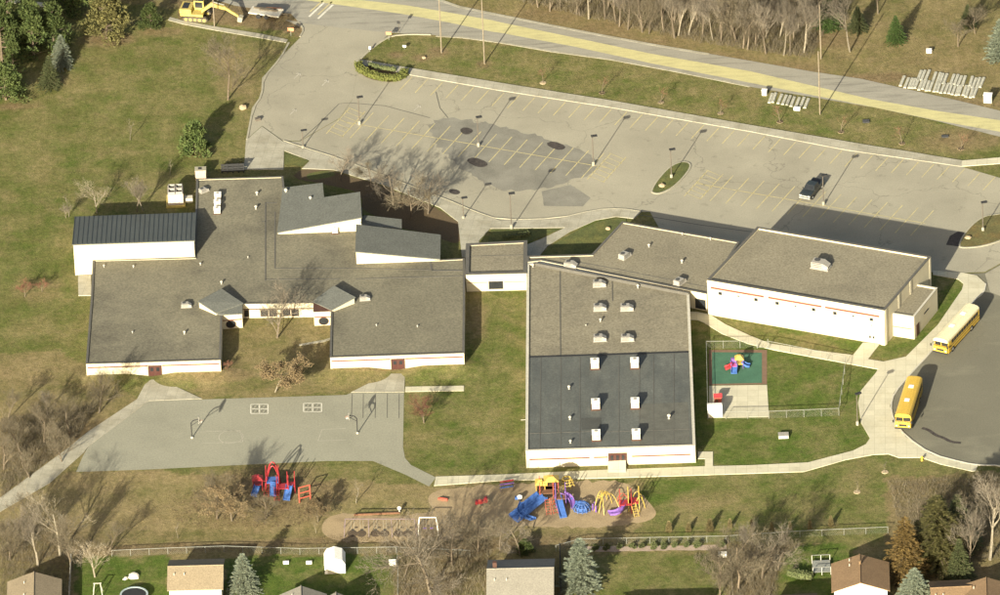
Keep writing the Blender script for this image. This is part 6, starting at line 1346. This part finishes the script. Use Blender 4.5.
for x in (299.5, 310.5): post(T, x, 502.5 if x < 305 else 499.5, 0, 2.6, 'p_coral', .11)
for x0, y0, x1, y1, z in ((299.5, 502.5, 310.5, 499.5, 2.6), (299.5, 502.5, 310.5, 499.5, 1.6), (299.5, 502.5, 310.5, 499.5, .7)): a, b = P(x0, y0), P(x1, y1); a.z = b.z = z; mb = MB(); mb.tube(a, b, .09); T.part('bar', mb, M['p_coral'])
# swings
def swing_set(label, x0, x1, y, bays, frame_m, seat_m, h=2.4):
    T = Thing('swing_set', label, 'swing set', P((x0 + x1) / 2, y)); a, b = P(x0, y), P(x1, y); mb = MB(); mb.tube(a + Vector((0, 0, h)), b + Vector((0, 0, h)), .07); T.part('top_rail', mb, M[frame_m])
    for i in range(bays + 1):
        q = a.lerp(b, i / bays)
        for s in (-1, 1): mb = MB(); mb.tube((q.x + (.3 if i == 0 else -.3 if i == bays else 0) * -1, q.y + s * 1.35, 0), (q.x, q.y, h), .06); T.part('leg', mb, M[frame_m])
    for i in range(bays):
        for f in (.3, .7):
            q = a.lerp(b, (i + f) / bays); mb = MB()
            for s in (-.22, .22): mb.tube((q.x + s, q.y, .55), (q.x + s, q.y, h), .018, n=4)
            ch = T.part('chain', mb, M['galv']); mb = MB(); mb.box((q.x, q.y, .53), (.5, .24, .07)); T.part('seat', mb, M[seat_m])
swing_set('long mauve swing set with three bays above the shed yard', 346, 415, 532.5, 3, 'mauve_steel', 'rubber'); swing_set('short white legged swing set right of the long mauve one', 420, 436.5, 531, 1, 'white', 'p_purple')
for k in range(6):
    q = P(352.5 + (k // 2) * 23 + (k % 2) * 9, 533.5); mb = MB(); mb.lathe((0, 0, 0), [(.75, .0), (.6, .01), (.3, .012)], 12); o = link('worn_hollow', mb, mat('scuffed_earth', (0.085, 0.062, 0.042), .95)); o.location = (q.x, q.y, .016); o.scale = (1, 1.3, 1); tag(o, kind='structure')
q = P(399.5, 512.5); T = Thing('ball_post', 'single white ball topped post on the grass above the swings', 'post', q); mb = MB(); mb.tube((q.x, q.y, 0), (q.x, q.y, .6), .12); T.part('post', mb, M['white']); mb = MB(); mb.lathe((q.x, q.y, .55), [(.12, 0), (.3, .15), (.3, .35), (.12, .5)], 10); T.part('cap', mb, M['white'])
mb = MB(); a, b = P(354, 515.5), P(400, 513.5); d = b - a; c = (a + b) / 2; mb.box((0, 0, .12), (d.length, .22, .24), math.atan2(d.y, d.x)); mb.box((0, 0, .26), (d.length * .98, .18, .05), math.atan2(d.y, d.x)); o = link('timber_edging', mb, M['p_brown']); o.location = c; tag(o, 'long brown timber edging along the top of the swing area', 'timber')
# fenced toddler play set
T = Thing('toddler_play_set', 'small bright toddler climber with pink and blue slides on green mat', 'play structure', P(738, 370))
deck(T, 739.5, 367, 1.1, 1.1, .8, 'p_yellow', 'p_purple', 'p_purple', 'p_yellow', .8); deck(T, 734, 368.5, .9, .9, .6, 'p_pink', None, 'p_purple', None, .6); slide(T, (732.5, 368.5), .65, (725, 369.5), .2, .7, 'p_red', curve=.15); slide(T, (735, 369), .65, (734, 374.5), .2, .8, 'p_blue'); slide(T, (742, 366.5), .8, (750, 367), .2, .7, 'p_blue', curve=-.3); mb = MB(); q = P(734, 365); mb.box((q.x, q.y, .7), (.9, .5, 1.0)); T.part('play_panel', mb, M['p_purple'])
c = P(718, 401.5); T = Thing('play_house', 'little red play house beside the white shed on the concrete pad', 'play house', c); mb = MB(); mb.box((c.x, c.y, .5), (1.1, .9, 1.0)); T.part('wall', mb, M['p_coral']); mb = MB(); mb.v = [(c.x - .65, c.y - .55, 1.0), (c.x + .65, c.y - .55, 1.0), (c.x + .65, c.y + .55, 1.0), (c.x - .65, c.y + .55, 1.0), (c.x - .65, c.y, 1.45), (c.x + .65, c.y, 1.45)]; mb.f = [(0, 1, 5, 4), (2, 3, 4, 5), (0, 4, 3), (1, 2, 5), (3, 2, 1, 0)]; T.part('roof', mb, M['p_red']); mb = MB(); mb.box((c.x - .15, c.y - .455, .4), (.35, .02, .7)); T.part('door', mb, M['p_brown'])
a = P(707.8, 417.5); b = P(722.6, 417.5); T = Thing('storage_shed', 'white storage shed with curved lid at the corner of the concrete pad', 'shed', (a + b) / 2); wd = (b - a).length; c = (a + b) / 2
mb = MB(); prof = [(-.85, 0), (.85, 0), (.85, 1.45), (.55, 1.75), (-.1, 1.85), (-.6, 1.75), (-.85, 1.5)]; k = len(prof); mb.v = [(c.x + x, c.y + .85 + y, z) for x in (-wd / 2, wd / 2) for y, z in prof]; mb.f = [tuple(range(k - 1, -1, -1)), tuple(range(k, 2 * k))] + [(i, k + i, k + (i + 1) % k, (i + 1) % k) for i in range(k)]; T.part('wall', mb, M['white'])
for s in (-1, 1): mb = MB(); mb.box((c.x + s * wd * .2, c.y - .015, .72), (wd * .36, .03, 1.25)); dd = T.part('door', mb, M['stucco2']); mb = MB(); mb.box((c.x + s * .12, c.y - .05, .75), (.05, .05, .25)); T.sub(dd, 'handle', mb, M['dark'])
# ---------------------------------------------------------------- back yards: houses, sheds
def gable(name, label, cat, ridge_px, zr, half, ze, roof_m, wall_m='siding', over=.35, front=True, chimney=None, cutoff=None):
    """ridge end points (picture, at height zr); half = metres from ridge to wall"""
    a, b = P(*ridge_px[0], zr), P(*ridge_px[1], zr); d = Vector((b.x - a.x, b.y - a.y, 0)); Ln = d.length; d.normalize(); o = Vector((-d.y, d.x, 0)); c = (a + b) / 2
    T = Thing(name, label, cat, (c.x, c.y, 0)); a0, b0 = Vector((a.x, a.y, 0)) + d * over, Vector((b.x, b.y, 0)) - d * over
    sl_ = (zr - ze) / half; mb = MB(); k0 = [a0 - o * half, b0 - o * half, b0 + o * half, a0 + o * half]
    n0 = len(mb.v); mb.v = [(q.x, q.y, 0) for q in k0] + [(q.x, q.y, ze - .08) for q in k0] + [(a0.x, a0.y, zr - .08), (b0.x, b0.y, zr - .08)]
    mb.f = [(0, 1, 5, 4), (2, 3, 7, 6), (1, 2, 6, 9, 5), (3, 0, 4, 8, 7)]; T.part('wall', mb, M[wall_m])
    for s in (-1, 1):
        e = o * s * (half + over); ez = zr - sl_ * (half + over); A, B = Vector((a.x, a.y, zr)), Vector((b.x, b.y, zr)); Cc, D = B + e, A + e; Cc.z = D.z = ez; q = [A, B, Cc, D] if s < 0 else [B, A, D, Cc]; mb = MB()
        mb.v = [tuple(v) for v in q] + [(v.x, v.y, v.z - .14) for v in q]; mb.f = [(3, 2, 1, 0), (4, 5, 6, 7)] + [(i, (i + 1) % 4, 4 + (i + 1) % 4, 4 + i) for i in range(4)]; r = T.part('roof', mb, M[roof_m])
    mb = MB(); mb.tube((a.x, a.y, zr + .02), (b.x, b.y, zr + .02), .09, n=5); T.sub(r, 'ridge_cap', mb, M[roof_m])
    if chimney is not None: q = a.lerp(b, chimney) + o * .8; mb = MB(); mb.box((q.x, q.y, zr), (.6, .6, 1.4)); T.part('chimney', mb, M['brown_trim']); 
    for f in (.12, .3): q = a.lerp(b, f) - o * half * .4; mb = MB(); mb.tube((q.x, q.y, zr - sl_ * half * .4 - .1), (q.x, q.y, zr - sl_ * half * .4 + .4), .07); T.part('vent_pipe', mb, M['unit'])
    return T, k0, d, o, ze
def fill_front(T, A, B, ze, doors=(), wins=(), garage=None):
    for f0, f1 in wins: window(T, A, B, f0, f1, .9, 2.0, .08, M['frame'], True)
    for f0, f1 in doors: mb = MB(); mb.face_box(A, B, f0, f1, .05, 2.05, .04, .1); T.part('door', mb, M['brown_trim'])
    if garage: mb = MB(); mb.face_box(A, B, garage[0], garage[1], .05, 2.1, .03, .08); T.part('garage_door', mb, M['glass'])
gable('garage', 'tan roofed gabled house at the lower left corner', 'house', ((34, 571.5), (33, 640)), 4.3, 3.7, 2.9, 'roof_tan')
T, k0, d, o, ze = gable('house', 'tan house with ridged roof and white wall between yard and blue spruce', 'house', ((167.5, 566.5), (223.5, 565)), 4.8, 3.9, 3.4, 'roof_tan', over=.3)
fill_front(T, k0[0], k0[1], ze, ((.08, .2),), ((.36, .62), (.70, .84)))
gable('house', 'pale grey roofed house cut by the bottom edge below the white shed, left', 'house', ((301, 585.5), (302, 640)), 4.5, 3.4, 3.0, 'roof_grey'); gable('house', 'pale grey roofed house cut by the bottom edge below the white shed, right', 'house', ((336, 592), (337, 650)), 4.8, 3.0, 3.2, 'roof_grey')
T, k0, d, o, ze = gable('house', 'grey roofed house with dark rear slope beside the tall blue spruce', 'house', ((486.5, 569), (554, 567.5)), 5.2, 5.2, 3.4, 'roof_grey', over=.35, chimney=.12); fill_front(T, k0[0], k0[1], ze, (), ((.2, .35), (.6, .8)))
T, k0, d, o, ze = gable('house', 'brown roofed gabled house with white front and dark garage opening', 'house', ((859.8, 554), (860.5, 582.5)), 4.6, 3.9, 3.2, 'roof_brown', over=.4); fill_front(T, k0[1], k0[2], ze, ((.82, .92),), (), (.25, .7)); mb = MB(); q = P(860, 564, 4.6); mb.lathe((q.x, q.y, 4.5), [(.16, 0), (.16, .5), (.22, .55), (.22, .7)], 8); T.part('flue', mb, M['roof_brown'])
gable('house', 'brown roofed house at lower right corner, left wing', 'house', ((930, 588), (972, 586)), 4.2, 3.6, 3.0, 'roof_brown'); gable('house', 'brown roofed house at lower right corner, right wing', 'house', ((986, 577), (988, 640)), 4.8, 4.6, 3.2, 'roof_brown')
gable('house', 'brown roofed house cut by the bottom edge left of the deck', 'house', ((768, 600), (818, 598)), 4.4, 3.6, 2.9, 'roof_brown')
# neighbours' houses just below the picture whose shadows fall on the yards
gable('house', 'house beyond the bottom edge shading the olive green yard', 'house', ((604, 611), (690, 609)), 4.6, 4.0, 3.0, 'roof_dark'); 
# white barn shed
a, b = P(324.5, 574), P(346, 573.5); c = (a + b) / 2; wd = (b - a).length; T = Thing('garden_shed', 'small white barn shed with gambrel roof in the middle yard', 'shed', c); Ls = 3.4
pr = [(-wd / 2, 1.5), (-wd * .36, 2.25), (0, 2.65), (wd * .36, 2.25), (wd / 2, 1.5)]
mb = MB(); pw = [(-wd / 2 + .06, 0), (wd / 2 - .06, 0), (wd / 2 - .06, 1.5), (wd * .35, 2.2), (0, 2.6), (-wd * .35, 2.2), (-wd / 2 + .06, 1.5)]; k = len(pw); mb.v = [(c.x + x, c.y + y, z) for y in (.06, Ls - .06) for x, z in pw]; mb.f = [tuple(range(k)), tuple(range(2 * k - 1, k - 1, -1))] + [(i, k + i, k + (i + 1) % k, (i + 1) % k) for i in range(k)]; T.part('wall', mb, M['white'])
for (x0, z0), (x1, z1) in zip(pr, pr[1:]): mb = MB(); mb.v = [(c.x + x, c.y + y, z + dz) for y in (-.05, Ls) for x, z in ((x0, z0), (x1, z1)) for dz in (0, .07)]; mb.f = [(1, 3, 7, 5), (0, 4, 6, 2), (0, 1, 5, 4), (2, 6, 7, 3), (0, 2, 3, 1), (4, 5, 7, 6)]; T.part('roof_panel', mb, M['white'])
for s in (-1, 1):
    mb = MB(); mb.box((c.x + s * wd * .18, c.y + .03, .95), (wd * .33, .05, 1.75)); dd = T.part('door', mb, M['stucco2'])
    for z in (.55, 1.15, 1.6): mb = MB(); mb.box((c.x + s * wd * .18, c.y - .005, z), (wd * .26, .03, .06)); T.sub(dd, 'batten', mb, M['unit_grey'])
# trampoline
c = P(134, 594, .9); T = Thing('trampoline', 'round dark trampoline with pale rim on the bright green yard', 'trampoline', (c.x, c.y, 0)); mb = MB(); mb.poly([(c.x + 1.85 * math.cos(a), c.y + 1.85 * math.sin(a), .86) for a in [i * math.pi / 14 for i in range(28)]]); T.part('jumping_mat', mb, M['dark'])
ot = [Vector((c.x + 2.1 * math.cos(a), c.y + 2.1 * math.sin(a), 0)) for a in [i * math.pi / 14 for i in range(28)]]; mb = MB(); mb.ring(ot, inset(ot, .27), .85, .92); T.part('rim_pad', mb, mat('pale_blue_pad', (.30, .36, .38), .6))
for k in range(6): a = k * math.pi / 3 + .3; mb = MB(); mb.tube((c.x + 2.0 * math.cos(a), c.y + 2.0 * math.sin(a), 0), (c.x + 2.0 * math.cos(a), c.y + 2.0 * math.sin(a), .86), .04); T.part('leg', mb, M['galv'])
q = P(134, 576.5); r = random.Random(3); mb = MB(); mb.lathe((0, 0, 0), [(.85, 0), (.75, .3), (.45, .55), (.1, .62)], 9); mb.lathe((-1.25, -.5, 0), [(.32, 0), (.3, .25), (.08, .32)], 7); mb.v = [(x * r.uniform(.85, 1.15), y * r.uniform(.85, 1.15), z) for x, y, z in mb.v]; o = link('sand_heap', mb, mat('pale_tarp', (.55, .52, .44), .8)); o.location = q; tag(o, 'pale covered heap on the lawn above the trampoline', 'heap')
c = P(98, 594); T = Thing('climbing_slide', 'small white wooden A frame at left of the trampoline', 'play frame', c)
for s in (-1, 1):
    for x in (-.7, .7): mb = MB(); mb.tube((c.x + x, c.y + s * .8, 0), (c.x + x * .6, c.y, 1.9), .07); T.part('leg', mb, M['stone_beam'])
mb = MB(); mb.tube((c.x - .6, c.y, 1.9), (c.x + .6, c.y, 1.9), .07); T.part('top_rail', mb, M['stone_beam'])
for px, lab in ((286, 'small white garden stone block on the shed yard, left one'), (309, 'small white garden stone block on the shed yard, right one')): c = P(px, 563.5); box_thing('garden_block', lab, 'block', px, 563.5, .8, .4, .3, 'white', 'white')
# deck beside the brown house
a = P(813, 575.5); b = P(831, 574.5); T = Thing('deck', 'small green grey railed deck left of the brown gabled house', 'deck', (a + b) / 2); c = (a + b) / 2; wd = (b - a).length
for i in range(10): y = c.y + .18 + i * .33; mb = MB(); mb.box((c.x, y, .5), (wd, .29, .06)); T.part('plank', mb, M['galv'])
for x in (-.5, 0, .5):
    for y in (.05, 3.4): mb = MB(); mb.box((c.x + x * wd, c.y + y, .7), (.1, .1, 1.4)); T.part('post', mb, M['unit'])
for y in (.05, 3.4): mb = MB(); mb.box((c.x, c.y + y, 1.38), (wd, .1, .06)); T.part('rail', mb, M['galv'])
hedge_run('clipped_hedge', 'dark clipped hedge at the bottom yard right of big grey tree', [(788, 575), (800, 578), (812, 580)], 0, 1.0, 1.2, 'needle_dark'); 
mb = MB(); q = P(956, 569.5); T = Thing('satellite_dish', 'white dish on a pole in shadow above the lower right roofs', 'satellite dish', q); mb.tube((q.x, q.y, 0), (q.x, q.y, 2.0), .05); T.part('pole', mb, M['galv']); mb = MB(); mb.lathe((q.x, q.y, 2.0), [(.1, 0), (.4, .12), (.55, .35)], 12); T.part('dish', mb, M['white'])
slab('driveway', [(845, 597), (876, 596), (880, 660), (840, 660)], 0, .03, M['asphalt_loop'])
